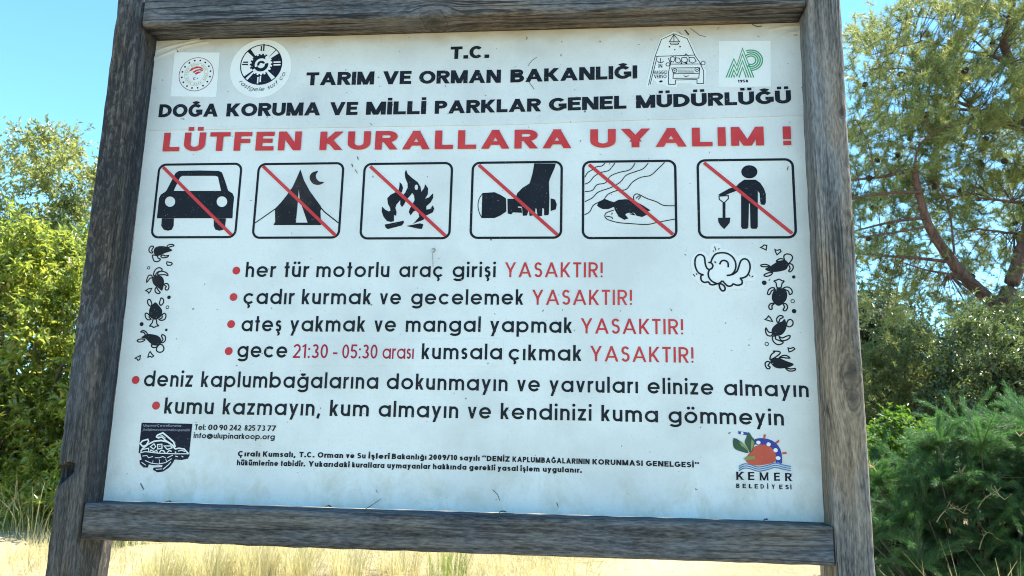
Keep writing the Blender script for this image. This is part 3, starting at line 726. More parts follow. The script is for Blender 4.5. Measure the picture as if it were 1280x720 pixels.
# ------------------------------------------------------------------ little turtles, hearts and dots
cA, cB, cC, cD = crop((160, 300), 9), crop((160, 370), 9), crop((940, 300), 8), crop((940, 385), 8)
turtles = [
    (cA, INK_B, [(290, 140), (300, 95), (340, 72), (400, 70), (440, 80), (480, 100), (500, 118), (460, 135), (410, 150), (370, 170), (320, 180)],
     [[(290, 75), (265, 70), (240, 95), (240, 130), (265, 148), (280, 140), (268, 120), (280, 95)], [(280, 170), (280, 200), (300, 240), (345, 240), (365, 215), (340, 205), (330, 180)], [(370, 180), (390, 200), (440, 195), (458, 175), (420, 180), (400, 170)], [(440, 75), (460, 55), (500, 50), (518, 65), (480, 75), (455, 85)]]),
    (cA, INK_B, [(275, 430), (300, 405), (345, 398), (385, 415), (405, 455), (405, 500), (385, 570), (350, 545), (310, 520), (280, 480)],
     [[(290, 400), (295, 360), (320, 325), (355, 312), (385, 330), (375, 350), (345, 355), (320, 375), (312, 395)], [(335, 390), (350, 360), (400, 355), (440, 375), (450, 400), (410, 390), (370, 392)], [(275, 425), (265, 398), (235, 400), (215, 440), (212, 475), (235, 450), (250, 430)], [(408, 500), (440, 490), (462, 520), (450, 560), (425, 560), (420, 540), (432, 525)], [(320, 535), (305, 560), (315, 590), (345, 605), (362, 590), (345, 570)]]),
    (cB, INK, [(310, 72), (350, 110), (380, 150), (385, 200), (360, 245), (310, 265), (260, 245), (238, 200), (245, 140), (280, 95)],
     [[(270, 95), (255, 50), (235, 38), (220, 60), (230, 95), (255, 115)], [(355, 80), (365, 45), (375, 22), (400, 40), (400, 75), (375, 105), (360, 95)], [(240, 215), (215, 195), (195, 200), (200, 240), (225, 268), (260, 262), (240, 240)], [(385, 215), (410, 195), (428, 215), (420, 255), (385, 275), (350, 265), (385, 245)], [(285, 262), (275, 300), (245, 338), (270, 340), (290, 355), (320, 340), (345, 335), (325, 310), (320, 265)]]),
    (cB, INK, [(150, 470), (210, 430), (280, 432), (340, 450), (375, 490), (370, 540), (320, 560), (270, 545), (230, 510), (200, 480)],
     [[(145, 405), (170, 388), (205, 405), (222, 435), (200, 440), (180, 410)], [(105, 500), (140, 485), (190, 490), (170, 510), (125, 518)], [(378, 450), (390, 435), (420, 455), (420, 500), (395, 525), (375, 520), (395, 490)], [(265, 550), (280, 580), (320, 575), (335, 555)], [(345, 555), (320, 600), (340, 630), (380, 630), (405, 600), (395, 560), (370, 545)]]),
    (cC, INK, [(130, 290), (180, 265), (240, 225), (290, 210), (340, 215), (360, 250), (345, 290), (300, 310), (230, 320), (170, 315)],
     [[(325, 200), (318, 160), (345, 140), (390, 150), (405, 180), (385, 215), (365, 235), (340, 215)], [(365, 240), (400, 245), (412, 280), (385, 318), (365, 310), (380, 285)], [(245, 215), (270, 190), (310, 190), (320, 205)], [(180, 265), (140, 245), (92, 250), (95, 265), (140, 268)], [(205, 325), (160, 330), (120, 350), (140, 365), (185, 352)]]),
    (cC, INK, [(265, 480), (320, 490), (350, 530), (345, 590), (310, 635), (265, 660), (225, 635), (198, 590), (205, 530), (230, 495)],
     [[(250, 475), (240, 430), (220, 412), (250, 400), (270, 392), (300, 408), (320, 412), (298, 440), (290, 475)], [(215, 500), (195, 510), (175, 545), (155, 540), (165, 500), (195, 478), (225, 482)], [(310, 485), (350, 470), (390, 490), (402, 530), (375, 545), (365, 515), (340, 500)], [(225, 635), (200, 655), (200, 690), (175, 690), (168, 660), (190, 635)], [(310, 640), (340, 640), (355, 675), (335, 708), (310, 700), (325, 670)]]),
    (cD, INK, [(325, 110), (345, 165), (335, 220), (300, 265), (250, 280), (210, 270), (195, 230), (210, 190), (260, 150), (300, 135)],
     [[(255, 145), (245, 110), (270, 80), (300, 78), (310, 95), (280, 110), (270, 135)], [(345, 160), (360, 125), (385, 115), (408, 135), (405, 170), (375, 188), (350, 180)], [(205, 250), (165, 240), (140, 200), (135, 230), (150, 270), (190, 280)], [(270, 285), (300, 300), (350, 280), (380, 278), (370, 305), (330, 325), (290, 322)], [(205, 285), (210, 330), (250, 365), (295, 360), (310, 340), (270, 325), (235, 310), (235, 285)]]),
    (cD, INK, [(180, 530), (220, 500), (280, 505), (340, 530), (415, 560), (390, 585), (330, 600), (270, 605), (215, 585)],
     [[(180, 545), (150, 535), (130, 560), (145, 600), (170, 608), (180, 590), (160, 575)], [(270, 500), (310, 475), (350, 478), (378, 500), (340, 500), (310, 495)], [(335, 600), (370, 630), (425, 625), (430, 605), (385, 610)], [(180, 515), (190, 470), (225, 440), (215, 432), (270, 435), (280, 455), (250, 480), (220, 500)]])]
for f, m, shell, loops in turtles:
    s = Ink(); s.fill([[f(p) for p in smoothed(shell, True, 3)]])
    for lp in loops: s.line([f(p) for p in smoothed(lp, True, 3)], 0.0025, True)
    s.build('turtle_print', m, sign)
for f, hp in ((cA, [(440, 245), (460, 250), (490, 255), (500, 270), (480, 285), (445, 285), (435, 265)]), (cA, [(200, 570), (230, 550), (268, 545), (255, 575), (235, 600), (225, 580)]), (cB, [(80, 700), (110, 685), (140, 670), (135, 712), (115, 725), (105, 710)]),
              (cB, [(225, 690), (235, 650), (250, 625), (270, 655), (290, 675), (270, 690), (250, 680)]), (cC, [(85, 75), (105, 65), (120, 50), (148, 55), (140, 100), (115, 88)]), (cC, [(228, 95), (250, 105), (280, 95), (290, 115), (250, 148), (235, 120)]),
              (cD, [(130, 115), (150, 100), (165, 80), (185, 100), (205, 135), (170, 128)]), (cD, [(360, 400), (385, 405), (415, 395), (428, 410), (400, 430), (370, 440)])):
    s = Ink(); s.line([f(p) for p in hp], 0.0023, True); s.build('heart_print', INK, sign)
for f, c, r, full in ((cA, (233, 314), 15, 0), (cA, (462, 645), 21, 1), (cB, (155, 317), 23, 1), (cB, (432, 382), 15, 1), (cB, (445, 127), 17, 0), (cC, (417, 370), 16, 1), (cC, (122, 428), 22, 1), (cC, (406, 612), 16, 0), (cC, (420, 712), 21, 1), (cD, (147, 360), 16, 0)):
    s = Ink(); k = 9 if f in (cA, cB) else 8; rr = r / k * PXM
    if full: s.disc(f(c), rr)
    else: s.ring(f(c), rr, 0.0014, 20)
    s.build('dot_print', INK, sign)

# ------------------------------------------------------------------ stickers and emblems
def sticker(name, pts, parent, y, label, mat=WHITE, edge=True, thick=0.0006):
    o = slab(name, pts, y - thick, y, mat, parent); o['label'] = label
    return o
# ministry emblem on a square sticker
f = crop((205, 45), 9)
st = sticker('sticker', [f(p) for p in ((125, 188), (632, 190), (592, 690), (76, 684))], header, -0.00125, 'square white sticker with a round red fan emblem')
cc = f((367, 435)); k = 0.00173 / 9; y = -0.0022
s = Ink(y); s.ring(cc, 205 * k, 7 * k, 48); s.build('emblem_ring', MAROON, st)
s = Ink(y)
for i in range(16):
    a = 6.2832 * i / 16 + .2; s.disc((cc[0] + 172 * k * math.cos(a), cc[1] + 172 * k * math.sin(a)), 11 * k, None, 8)
s.ring((cc[0] - 14 * k, cc[1] - 53 * k), 14 * k, 5 * k, 14, None, 50, 310); s.disc((cc[0] + 21 * k, cc[1] - 53 * k), 6 * k, None, 5)
s.build('emblem_star', NAVY, st)
s = Ink(y)
s.ring(cc, 140 * k, 4 * k, 40); s.ring(cc, 100 * k, 3 * k, 40)
for i in range(30):
    if i % 5: s.ring(cc, 120 * k, 18 * k, 3, None, i * 12 - 50, i * 12 - 44)
s.build('emblem_band', TAN, st)
s = Ink(y)
for pl in ([(288, 405), (315, 368), (375, 347), (430, 355), (450, 380), (395, 365), (345, 375), (315, 395)], [(325, 410), (360, 387), (410, 376), (445, 383), (440, 400), (400, 391), (365, 405), (345, 420)], [(350, 425), (385, 405), (435, 405), (410, 418), (385, 430), (365, 440)]):
    s.fill([[f(p) for p in pl]])
s.build('emblem_fan', RED, st)
# round surf sticker
f = crop((280, 40), 8); k = 0.00173 / 8
c0 = f((370, 368)); st = sticker('sticker', [(c0[0] + 322 * k * math.cos(6.2832 * i / 56), c0[1] + 318 * k * math.sin(6.2832 * i / 56)) for i in range(56)], header, -0.00125, 'round white sticker with a black sun wheel and curved script')
cc = f((375, 330)); s = Ink(y)
Rr = 216 * k
s.ring(cc, Rr, 10 * k, 56)
def wedge(a0, a1, r0, r1, n=14): s.strip([(cc[0] + r1 * math.cos(R_(a0 + (a1 - a0) * i / n)), cc[1] + r1 * math.sin(R_(a0 + (a1 - a0) * i / n))) for i in range(n + 1)], [(cc[0] + r0 * math.cos(R_(a0 + (a1 - a0) * i / n)), cc[1] + r0 * math.sin(R_(a0 + (a1 - a0) * i / n))) for i in range(n + 1)])
wedge(-128, -54, 92 * k, Rr); wedge(-42, 34, 92 * k, Rr)
wedge(126, 137, 105 * k, Rr, 4); wedge(217, 224, 105 * k, Rr, 4); wedge(46, 48, 105 * k, Rr, 2)
for a0 in range(60, 212, 19):                       # stepped dark half of the inner ring
    for q, (ra, rb) in enumerate(((68, 118), (68, 104))): wedge(a0 + q * 9.5, a0 + q * 9.5 + 10, ra * k, rb * k, 2)
wedge(205, 372, 40 * k, 76 * k, 18)
wedge(20, 200, 18 * k, 42 * k, 12)
for a, b in (((380, 145), (375, 195)), ((405, 125), (400, 195)), ((195, 307), (245, 307)), ((185, 330), (245, 330))): s.line([f(a), f(b)], 14 * k)
s.build('sun_wheel_print', NAVY, st)
s = Ink(y - 0.0004)
for a, b in (((500, 308), (570, 305)), ((500, 335), (570, 332)), ((345, 455), (340, 520)), ((370, 445), (366, 505))): s.line([f(a), f(b)], 15 * k)
for a0 in range(232, 405, 19):
    for q, (ra, rb) in enumerate(((78, 118), (78, 104))): wedge(a0 + q * 9.5, a0 + q * 9.5 + 10, ra * k, rb * k, 2)
s.build('sun_wheel_light_print', WHITE, st)
s = Ink(y); txt = 'rastgele surf co.'; a = 219.0
for ch in txt:
    wd, g = glyph(ch, .11, False); capm = 54 * k; rad = 268 * k
    if ch != ' ':
        ca = R_(a + math.degrees(wd * capm / 2 / rad)); tx, tz = -math.sin(ca), math.cos(ca)
        px, pz = cc[0] + rad * 1.06 * math.cos(ca), cc[1] - 6 * k + rad * 1.06 * math.sin(ca)
        put_word(s, ch, (px - tx * wd * capm / 2, pz - tz * wd * capm / 2), (px + tx * wd * capm / 2, pz + tz * wd * capm / 2), capm * .8, .11, False, 0, (-math.cos(ca), -math.sin(ca)), 0.3)
    a += math.degrees((wd + .17) * capm / rad)
s.build('script_lettering', NAVY, st)
# jeep sticker
f = crop((800, 35), 9); k = 0.00171 / 9
st = sticker('sticker', [f(p) for p in ((380, 45), (540, 110), (600, 220), (640, 310), (690, 370), (735, 375), (740, 420), (718, 445), (742, 480), (735, 650), (630, 655), (560, 622), (430, 622), (410, 668), (310, 665), (260, 640), (200, 640), (150, 590), (120, 660), (70, 670), (65, 640), (150, 320), (230, 120))],
             header, -0.00125, 'die-cut white sticker with a line drawing of a loaded jeep and a sail boat')
s = Ink(y); lw = 7.5 * k
for pl, cl in (([(95, 650), (170, 320), (240, 135), (380, 70), (530, 125), (620, 320)], 0), ([(175, 325), (620, 310)], 0), ([(114, 640), (192, 330)], 0), ([(340, 412), (672, 410)], 0), ([(350, 375), (320, 500), (320, 640), (395, 640), (400, 590), (640, 585), (640, 630), (715, 630), (715, 490), (670, 390), (620, 320)], 0),
               ([(355, 455), (670, 452), (665, 515), (375, 520)], 1), ([(375, 520), (370, 572), (660, 570), (665, 515)], 0), ([(490, 540), (515, 555), (545, 540)], 0), ([(380, 80), (330, 160), (445, 160)], 1), ([(380, 80), (380, 160)], 0), ([(338, 175), (350, 195), (425, 190), (437, 175)], 1),
               ([(340, 340), (345, 380), (375, 390), (395, 350), (370, 325)], 1), ([(400, 340), (440, 345), (460, 380), (430, 400), (400, 385)], 1), ([(470, 340), (520, 335), (540, 375), (500, 395), (465, 380)], 1), ([(550, 335), (610, 340), (630, 380), (590, 400), (555, 385)], 1), ([(500, 320), (515, 295), (545, 325)], 0),
               ([(230, 345), (230, 395)], 0), ([(195, 375), (212, 395), (248, 395), (265, 375)], 0), ([(400, 325), (400, 345)], 0), ([(318, 345), (345, 410)], 0)):
    s.line([f(p) for p in pl], lw, bool(cl))
for yy in (468, 482, 496, 508): s.line([f((425, yy)), f((605, yy - 2))], 3 * k)
for c, r in (((390, 485), 23), ((640, 472), 23), ((312, 415), 20), ((708, 400), 22)): s.ring(f(c), r * k, lw, 16)
for c, r in (((330, 217), 9), ((450, 215), 9), ((390, 250), 8), ((390, 485), 8), ((640, 472), 8), ((520, 400), 12), ((465, 400), 10)): s.disc(f(c), r * k, None, 8)
for t, x0, x1, yb, cp in (('IN', 208, 250, 455, 45), ('VIAGGIO', 148, 305, 525, 42), ('VERSO', 158, 298, 572, 42), ('*', 212, 258, 630, 46)):
    put_word(s, t, f((x0, yb)), f((x1, yb - 3)), cp * k, .16, False, .14)
s.build('jeep_print', INK, st)
# park emblem
f = crop((890, 45), 10.29); k = 0.0017 / 10.29
st = sticker('sticker', [f(p) for p in ((84, 70), (752, 68), (756, 655), (80, 662))], header, -0.00125, 'square white sticker with a green tree emblem and 1958')
s = Ink(y); lw = 15 * k
for pl in ([(180, 540), (278, 300), (318, 385), (390, 165), (535, 540)], [(212, 540), (278, 372), (318, 452), (390, 240), (502, 540)], [(245, 540), (278, 445), (318, 520), (390, 325), (470, 540)], [(345, 540), (390, 410), (438, 540)], [(278, 505), (285, 540)]):
    s.line([f(p) for p in pl], lw)
for r0 in (148, 120, 92, 62):
    s.line([f((498 + r0 * math.cos(R_(t)), 318 - r0 * .88 * math.sin(R_(t)))) for t in np.linspace(115 if r0 > 100 else 140, -88 - (0 if r0 > 100 else 30), 26)], lw)
s.build('tree_emblem_print', GREEN, st)
s = Ink(y); put_word(s, '1958', f((330, 604)), f((462, 602)), 36 * k, .22, True, .12); s.build('lettering', INK, st)
# laughing bird sticker
f = crop((855, 300), 9.6); k = PXM / 9.6; y = -0.0014
ol = smoothed([(140, 160), (200, 138), (255, 150), (290, 190), (310, 140), (330, 55), (390, 35), (440, 60), (455, 105), (540, 120), (610, 160), (645, 190), (700, 175), (780, 190), (830, 250), (835, 370), (875, 420), (850, 490), (780, 495), (740, 500), (720, 570), (650, 595), (560, 590), (510, 650), (440, 655), (390, 600), (350, 580), (250, 560), (170, 520), (140, 475), (75, 430), (100, 380), (80, 300), (95, 210)], True, 3)
st = sticker('sticker', [f(p) for p in ol], sign, -0.0002, 'die-cut white sticker with a laughing bird in black line')
s = Ink(y); lw = 19 * k
for pl in ([(235, 420), (180, 400), (145, 350), (130, 280), (140, 215), (175, 180), (215, 182), (245, 215), (255, 290), (275, 340), (300, 355)], [(235, 420), (205, 430), (205, 480), (240, 510), (290, 505), (310, 530), (345, 540), (385, 530), (410, 525)], [(290, 272), (320, 275), (345, 305), (335, 340), (305, 355)],
           [(320, 275), (340, 220), (380, 170), (450, 155), (520, 165), (580, 205), (615, 265), (620, 330), (600, 385), (560, 420), (510, 428)], [(305, 355), (290, 400), (300, 455), (340, 500), (400, 525), (430, 515), (460, 490)],
           [(510, 428), (580, 415), (635, 375), (660, 310), (680, 255), (720, 228), (765, 245), (790, 300), (785, 370), (755, 430), (710, 455), (670, 460)], [(670, 460), (695, 490), (690, 530), (640, 545), (590, 530), (570, 550), (530, 555), (495, 530), (460, 490)],
           [(420, 530), (430, 580), (460, 612), (490, 600), (485, 560), (450, 530), (420, 530)], [(425, 295), (450, 255), (490, 248), (525, 275), (530, 330)]):
    s.line([f(p) for p in smoothed(pl, False, 4)], lw)
for a, b in (((365, 80), (382, 128)), ((422, 98), (412, 118)), ((345, 130), (360, 140)), ((108, 412), (132, 440)), ((142, 402), (157, 420)), ((780, 415), (792, 440)), ((830, 430), (808, 450)), ((360, 268), (378, 262)), ((378, 262), (380, 280))): s.line([f(a), f(b)], 11 * k)
s.build('bird_print', INK, st)
# municipality emblem, printed on the panel
f = crop((905, 530), 8); k = 0.00158 / 8; y = -0.0006
s = Ink(y); s.fill([[f(p) for p in smoothed([(310, 150), (400, 143), (480, 165), (540, 215), (575, 290), (580, 395), (545, 385), (515, 385), (520, 330), (500, 270), (450, 220), (380, 205), (310, 205)], True, 2)]]); emb = s.build('emblem', BLUE, sign, 'printed town emblem with an orange, leaves and a blue wheel')
s = Ink(y - .0003); s.fill([[f(p) for p in smoothed([(220, 375), (225, 330), (265, 275), (310, 225), (380, 205), (450, 220), (500, 270), (520, 330), (505, 380), (430, 402), (340, 415), (260, 400)], True, 3)]])
for a, b in (((398, 148), (410, 105)), ((518, 192), (550, 165)), ((583, 293), (625, 290))): s.line([f(a), f(b)], 19 * k)
s.build('orange_print', ORANGE, emb)
s = Ink(y - .0004)
for c, rx, rz in (((343, 185), 20, 17), ((445, 203), 20, 18), ((515, 262), 20, 20), ((540, 341), 22, 18)): s.disc(f(c), rx * k, rz * k)
s.build('wheel_spot', WHITE, emb)
s = Ink(y - .0006)
s.fill([[f(p) for p in smoothed([(95, 140), (160, 170), (210, 215), (245, 290), (170, 275), (110, 250), (90, 210)], True, 2)]]); s.fill([[f(p) for p in smoothed([(243, 80), (280, 130), (310, 170), (300, 220), (265, 295), (235, 240), (205, 185), (220, 140)], True, 2)]])
s.build('leaf_print', LEAFINK, emb)
s = Ink(y - .0009)
for pl in ([(150, 175), (200, 200), (235, 270), (205, 240), (170, 215)], [(275, 150), (300, 180), (290, 230), (268, 280), (268, 210)], [(195, 345), (225, 325), (310, 320), (312, 350), (260, 355), (215, 365)]): s.fill([[f(p) for p in pl]])
s.build('leaf_light_print', LEAFINK2, emb)
s = Ink(y - .0003); s.poly([f(p) for p in ((140, 72), (235, 85), (232, 112), (145, 100))]); s.build('pennant_print', BLUE, emb)
s = Ink(y - .0006); s.disc(f((180, 93)), 13 * k); s.build('pennant_spot', WHITE, emb)
s = Ink(y - .0005)
for d in (0, 21, 42): s.line([f(p) for p in smoothed([(148, 425 + d), (200, 400 + d), (260, 405 + d), (340, 430 + d), (430, 415 + d), (510, 392 + d), (590, 410 + d), (668, 425 + d)], False, 4)], 9 * k)
s.build('wave_print', WAVE, emb)
s = Ink(y)
def serif(t, x0, x1, yb, cp, w, sf):
    put_word(s, t, f((x0, yb)), f((x1, yb + .004 * (x1 - x0))), cp * k, w * 1.35, False, .2)
    for xx in sf:
        for yy in (yb - 2, yb - cp + 2): s.line([f((xx - 11, yy)), f((xx + 11, yy))], 5 * k)
for t, x0, x1, yb, sf in (('K', 124, 198, 557, (132, 190)), ('E', 242, 304, 560, (250,)), ('M', 358, 444, 563, (366, 437)), ('E', 502, 560, 567, (510,)), ('R', 612, 678, 570, (620, 672))): serif(t, x0, x1, yb, 74, .13, sf)
for i, (t, x0) in enumerate(zip('BELEDİYESİ', (122, 186, 248, 306, 366, 432, 476, 552, 614, 664))): put_word(s, t, f((x0, 640 + i * 1.6)), f((x0 + (34 if t not in 'İ' else 11), 640 + i * 1.6)), 41 * k, .2, False, 0)
s.build('lettering', NAVY, emb)
# cooperative emblem with the swimming turtle
f = crop((165, 520), 9); k = 0.00157 / 9
s = Ink(y); s.fill([[f(p) for p in ((110, 75), (680, 88), (645, 420), (650, 440), (630, 480), (560, 495), (480, 490), (465, 520), (420, 580), (350, 625), (290, 635), (235, 605), (245, 580), (340, 575), (345, 550), (250, 555), (190, 545), (180, 580), (130, 580), (90, 540), (85, 500), (110, 490), (95, 420), (75, 415))]])
emb = s.build('emblem', NAVY, sign, 'dark blue square emblem with a swimming turtle')
s = Ink(y - .0003)
for pl, cl, w in (([(100, 400), (120, 370), (180, 320), (250, 285), (330, 275), (400, 290), (460, 330), (487, 370)], 0, 14), ([(275, 235), (290, 215), (350, 190), (400, 230), (470, 290), (490, 350)], 0, 14), ([(275, 235), (300, 247), (340, 235), (380, 275), (440, 312)], 0, 12), ([(300, 232), (340, 215), (380, 250)], 0, 5), ([(95, 310), (120, 280), (180, 262), (190, 285), (160, 330), (122, 342)], 1, 13),
                  ([(487, 372), (530, 362), (590, 372), (640, 425)], 0, 12), ([(95, 415), (150, 400), (300, 418), (480, 425), (640, 425)], 0, 8), ([(210, 345), (250, 312), (270, 345), (245, 372)], 1, 9), ([(290, 322), (340, 318), (340, 365), (293, 370)], 1, 10), ([(365, 337), (440, 337), (455, 357), (400, 376)], 1, 10), ([(310, 340), (322, 340)], 0, 8),
                  ([(130, 375), (190, 362), (190, 400)], 0, 9), ([(200, 410), (215, 382), (250, 400), (280, 385), (290, 412)], 0, 9), ([(310, 412), (330, 385), (360, 392), (375, 415)], 0, 10), ([(395, 418), (420, 388), (450, 398)], 0, 9), ([(120, 450), (170, 445), (190, 470), (240, 455)], 0, 6), ([(260, 470), (310, 470), (350, 455), (380, 470)], 0, 6), ([(400, 470), (440, 450), (462, 440)], 0, 7),
                  ([(150, 500), (220, 530), (300, 540), (380, 525), (450, 480)], 0, 7), ([(240, 500), (235, 525)], 0, 5), ([(310, 490), (310, 535)], 0, 5), ([(380, 480), (395, 515)], 0, 5), ([(350, 600), (410, 550), (440, 515)], 0, 8), ([(270, 600), (340, 595)], 0, 6), ([(110, 520), (160, 555)], 0, 6), ([(490, 450), (520, 460)], 0, 7), ([(560, 450), (580, 462)], 0, 7), ([(520, 395), (560, 385), (600, 400)], 0, 8), ([(490, 400), (495, 415)], 0, 12)):
    s.line([f(p) for p in pl], w * 1.3 * k, bool(cl))
s.build('turtle_line_print', WHITE, emb)
s = Ink(y - .0003)
put_word(s, 'UlupınarÇevreKoruma', f((130, 118)), f((555, 122)), 26 * k, .13, False, .14)
put_word(s, 'GeliştirmeveİşletmeKooperatifi', f((125, 165)), f((650, 172)), 26 * k, .13, False, .14)
s.build('lettering', GREY, emb)

# creases at the top left corner of the header sheet, scratches and dirt on the panel
for pl in (((193, 74), (212, 66), (232, 58), (262, 52)), ((196, 64), (215, 58), (250, 50)), ((975, 47), (988, 41), (1000, 40)), ((960, 38), (982, 34), (1000, 33))):
    q = [PB(p) for p in pl]; me = bpy.data.meshes.new('crease'); V = []; F = []
    for i, (x, z) in enumerate(q):
        h = 0.0022 * math.sin(math.pi * (i + .35) / len(q))
        V += [(x, -0.00115, z + .006), (x, -0.0013 - h, z), (x, -0.00115, z - .005)]
    for i in range(len(q) - 1): F += [(3 * i, 3 * i + 3, 3 * i + 4, 3 * i + 1), (3 * i + 1, 3 * i + 4, 3 * i + 5, 3 * i + 2)]
    me.from_pydata(V, [], F); me.update(); link('crease', me, HEAD, header)
DIRT = plain('dirt_brown', (0.06, 0.05, 0.04), 0.9, (0.13, 0.11, 0.09), 0.1)
for pl, w in ((((660, 83), (665, 76), (671, 72)), .0010), (((658, 98), (662, 104), (668, 112)), .0012), (((856, 38), (861, 44)), .0030), (((863, 36), (875, 45), (882, 46)), .0012), (((848, 40), (856, 47)), .0010), (((940, 31), (947, 34), (952, 33)), .0024), (((222, 62), (223, 66)), .0026), (((440, 205), (441, 209)), .0018), (((444, 212), (447, 217)), .0012),
              (((447, 196), (448, 200)), .0016), (((725, 176), (726, 177)), .0020), (((203, 100), (203.6, 101)), .0022), (((838, 386), (840, 389)), .0012), (((470, 612), (472, 616)), .0010), (((616, 612), (622, 618), (625, 626)), .0009), (((570, 640), (578, 641)), .0018), (((696, 628), (698, 634)), .0012), (((176, 604), (180, 612)), .0016), (((985, 208), (984, 213)), .0014)):
    s = Ink(-0.0017); s.line([PB(p) for p in pl], w); s.build('dirt_mark', DIRT, sign)

# nail with a twist of wire, flakes of dry leaf on the lower rail
def tube(pts, r, n=6, r1=None):
    V = []; F = []; m = len(pts)
    for i, p in enumerate(pts):
        p = Vector(p); a = Vector(pts[max(0, i - 1)]); b = Vector(pts[min(m - 1, i + 1)])
        t = (b - a).normalized(); u = t.cross(Vector((0.31, 0.2, 0.93)) if abs(t.z) < .9 else Vector((1, 0.1, 0))).normalized(); w = t.cross(u)
        rr = r[i] if hasattr(r, '__len__') else r
        for k in range(n):
            q = p + (u * math.cos(6.2832 * k / n) + w * math.sin(6.2832 * k / n)) * rr; V.append(tuple(q))
    for i in range(m - 1):
        for k in range(n):
            k2 = (k + 1) % n; F.append((i * n + k, i * n + k2, (i + 1) * n + k2, (i + 1) * n + k))
    return V, F
def mesh_of(name, parts):
    V = []; F = []
    for v, fa in parts: b = len(V); V += v; F += [tuple(b + i for i in q) for q in fa]
    me = bpy.data.meshes.new(name); me.from_pydata(V, [], F); me.update()
    for p in me.polygons: p.use_smooth = True
    return me
q = PB((542, 313)); q2 = PB((541.5, 334)); qm = PB((541, 319))
bm = bmesh.new(); bmesh.ops.create_cone(bm, cap_ends=True, segments=18, radius1=0.0048, radius2=0.0038, depth=0.0022)
bmesh.ops.rotate(bm, verts=bm.verts, matrix=Matrix.Rotation(R_(90), 3, 'X')); bmesh.ops.translate(bm, verts=bm.verts, vec=(q[0], -0.0013, q[1]))
me = bpy.data.meshes.new('screw'); bm.to_mesh(me); bm.free(); screw = link('screw', me, EDGE, sign)
link('wire', mesh_of('wire', [tube([(q[0] + 0.003 * math.cos(a), -0.0035, q[1] + 0.003 * math.sin(a)) for a in np.linspace(2.6, -1.6, 10)] + [(qm[0], -0.003, qm[1]), (q2[0], -0.002, q2[1])], 0.0005)]), STEEL, screw)

LITTER = leaf_mat('dry_leaf_brown', (0.05, 0.035, 0.02), (0.10, 0.07, 0.04), (0.1, 0.06, 0.02), 0.8, 0.1)
rnd = random.Random(5)
lit_pos = [(410, 632, 'curled dark leaf scrap on the lower rail, leftmost of the scraps'), (462, 634, 'thin pale twig standing on the lower rail against the panel'), (628, 636, 'dark curled leaf scrap at the middle of the lower rail'), (957, 646, 'small dark leaf scrap on the lower rail below the town emblem'), (210, 627, 'flat leaf scrap on the lower rail near the darker post')]
for u, v, lab in lit_pos:
    p = at(u, v, -0.012); z = ZB + 0.0022
    if 'twig' in lab:
        me = mesh_of('twig', [tube([(p.x - .008, -0.010, z), (p.x + .004, -0.006, z + .008), (p.x + .020, -0.003, z + .020)], [.0007, .0006, .0003])])
        o = link('dry_twig', me, LITTER); o['category'] = 'twig'
    else:
        L = rnd.uniform(.008, .014); a = rnd.uniform(-.5, .5); V = []; n = 6
        for i in range(n):
            t = i / (n - 1); wv = .0035 * math.sin(math.pi * min(.97, t + .05)); x = p.x + L * (t - .5); h = z + .003 * math.sin(2.6 * t) * rnd.uniform(.8, 1.1)
            V += [(x, p.y - wv + .004 * a * t, h), (x + .001, p.y + .001, h + .0012), (x, p.y + wv + .004 * a * t, h + .002)]
        F = [(3 * i + j, 3 * i + j + 1, 3 * i + j + 4, 3 * i + j + 3) for i in range(n - 1) for j in (0, 1)]
        me = bpy.data.meshes.new('leaf_scrap'); me.from_pydata(V, [], F); me.update(); o = link('leaf_scrap', me, LITTER); o['category'] = 'dry leaf'
    o['label'] = lab; o['group'] = 'plant scraps on the lower rail'
#VEG
# ------------------------------------------------------------------ vegetation
def leaves_mesh(name, P, D, N, L, Wd, fold=0.25, curl=0.15):
    """one folded, pointed leaf per row: base P, direction D, face normal N"""
    n = len(P)
    D = D / np.linalg.norm(D, axis=1, keepdims=True)
    N = N - (N * D).sum(1, keepdims=True) * D; N /= np.linalg.norm(N, axis=1, keepdims=True) + 1e-9
    S = np.cross(D, N); L = L[:, None]; Wd = Wd[:, None]
    m = P + D * L * 0.45
    V = np.empty((n, 4, 3))
    V[:, 0] = P; V[:, 1] = m + S * Wd * .5 + N * Wd * fold; V[:, 2] = P + D * L - N * L * curl; V[:, 3] = m - S * Wd * .5 + N * Wd * fold
    b = np.arange(n)[:, None] * 4
    F = np.concatenate([b + np.array([0, 1, 2]), b + np.array([0, 2, 3])], 1).reshape(-1, 3)
    return np_mesh(name, V.reshape(-1, 3), F, 3)

def needles_mesh(name, P, D, L, Wd):
    """thin three-cornered needles"""
    n = len(P); D = D / np.linalg.norm(D, axis=1, keepdims=True)
    S = np.cross(D, np.random.default_rng(3).normal(size=(n, 3))); S /= np.linalg.norm(S, axis=1, keepdims=True) + 1e-9
    V = np.empty((n, 3, 3)); V[:, 0] = P + S * Wd[:, None] * .5; V[:, 1] = P - S * Wd[:, None] * .5; V[:, 2] = P + D * L[:, None]
    return np_mesh(name, V.reshape(-1, 3), np.arange(3 * n).reshape(-1, 3), 3)

def unit(rg, n):
    v = rg.normal(size=(n, 3)); return v / np.linalg.norm(v, axis=1, keepdims=True)

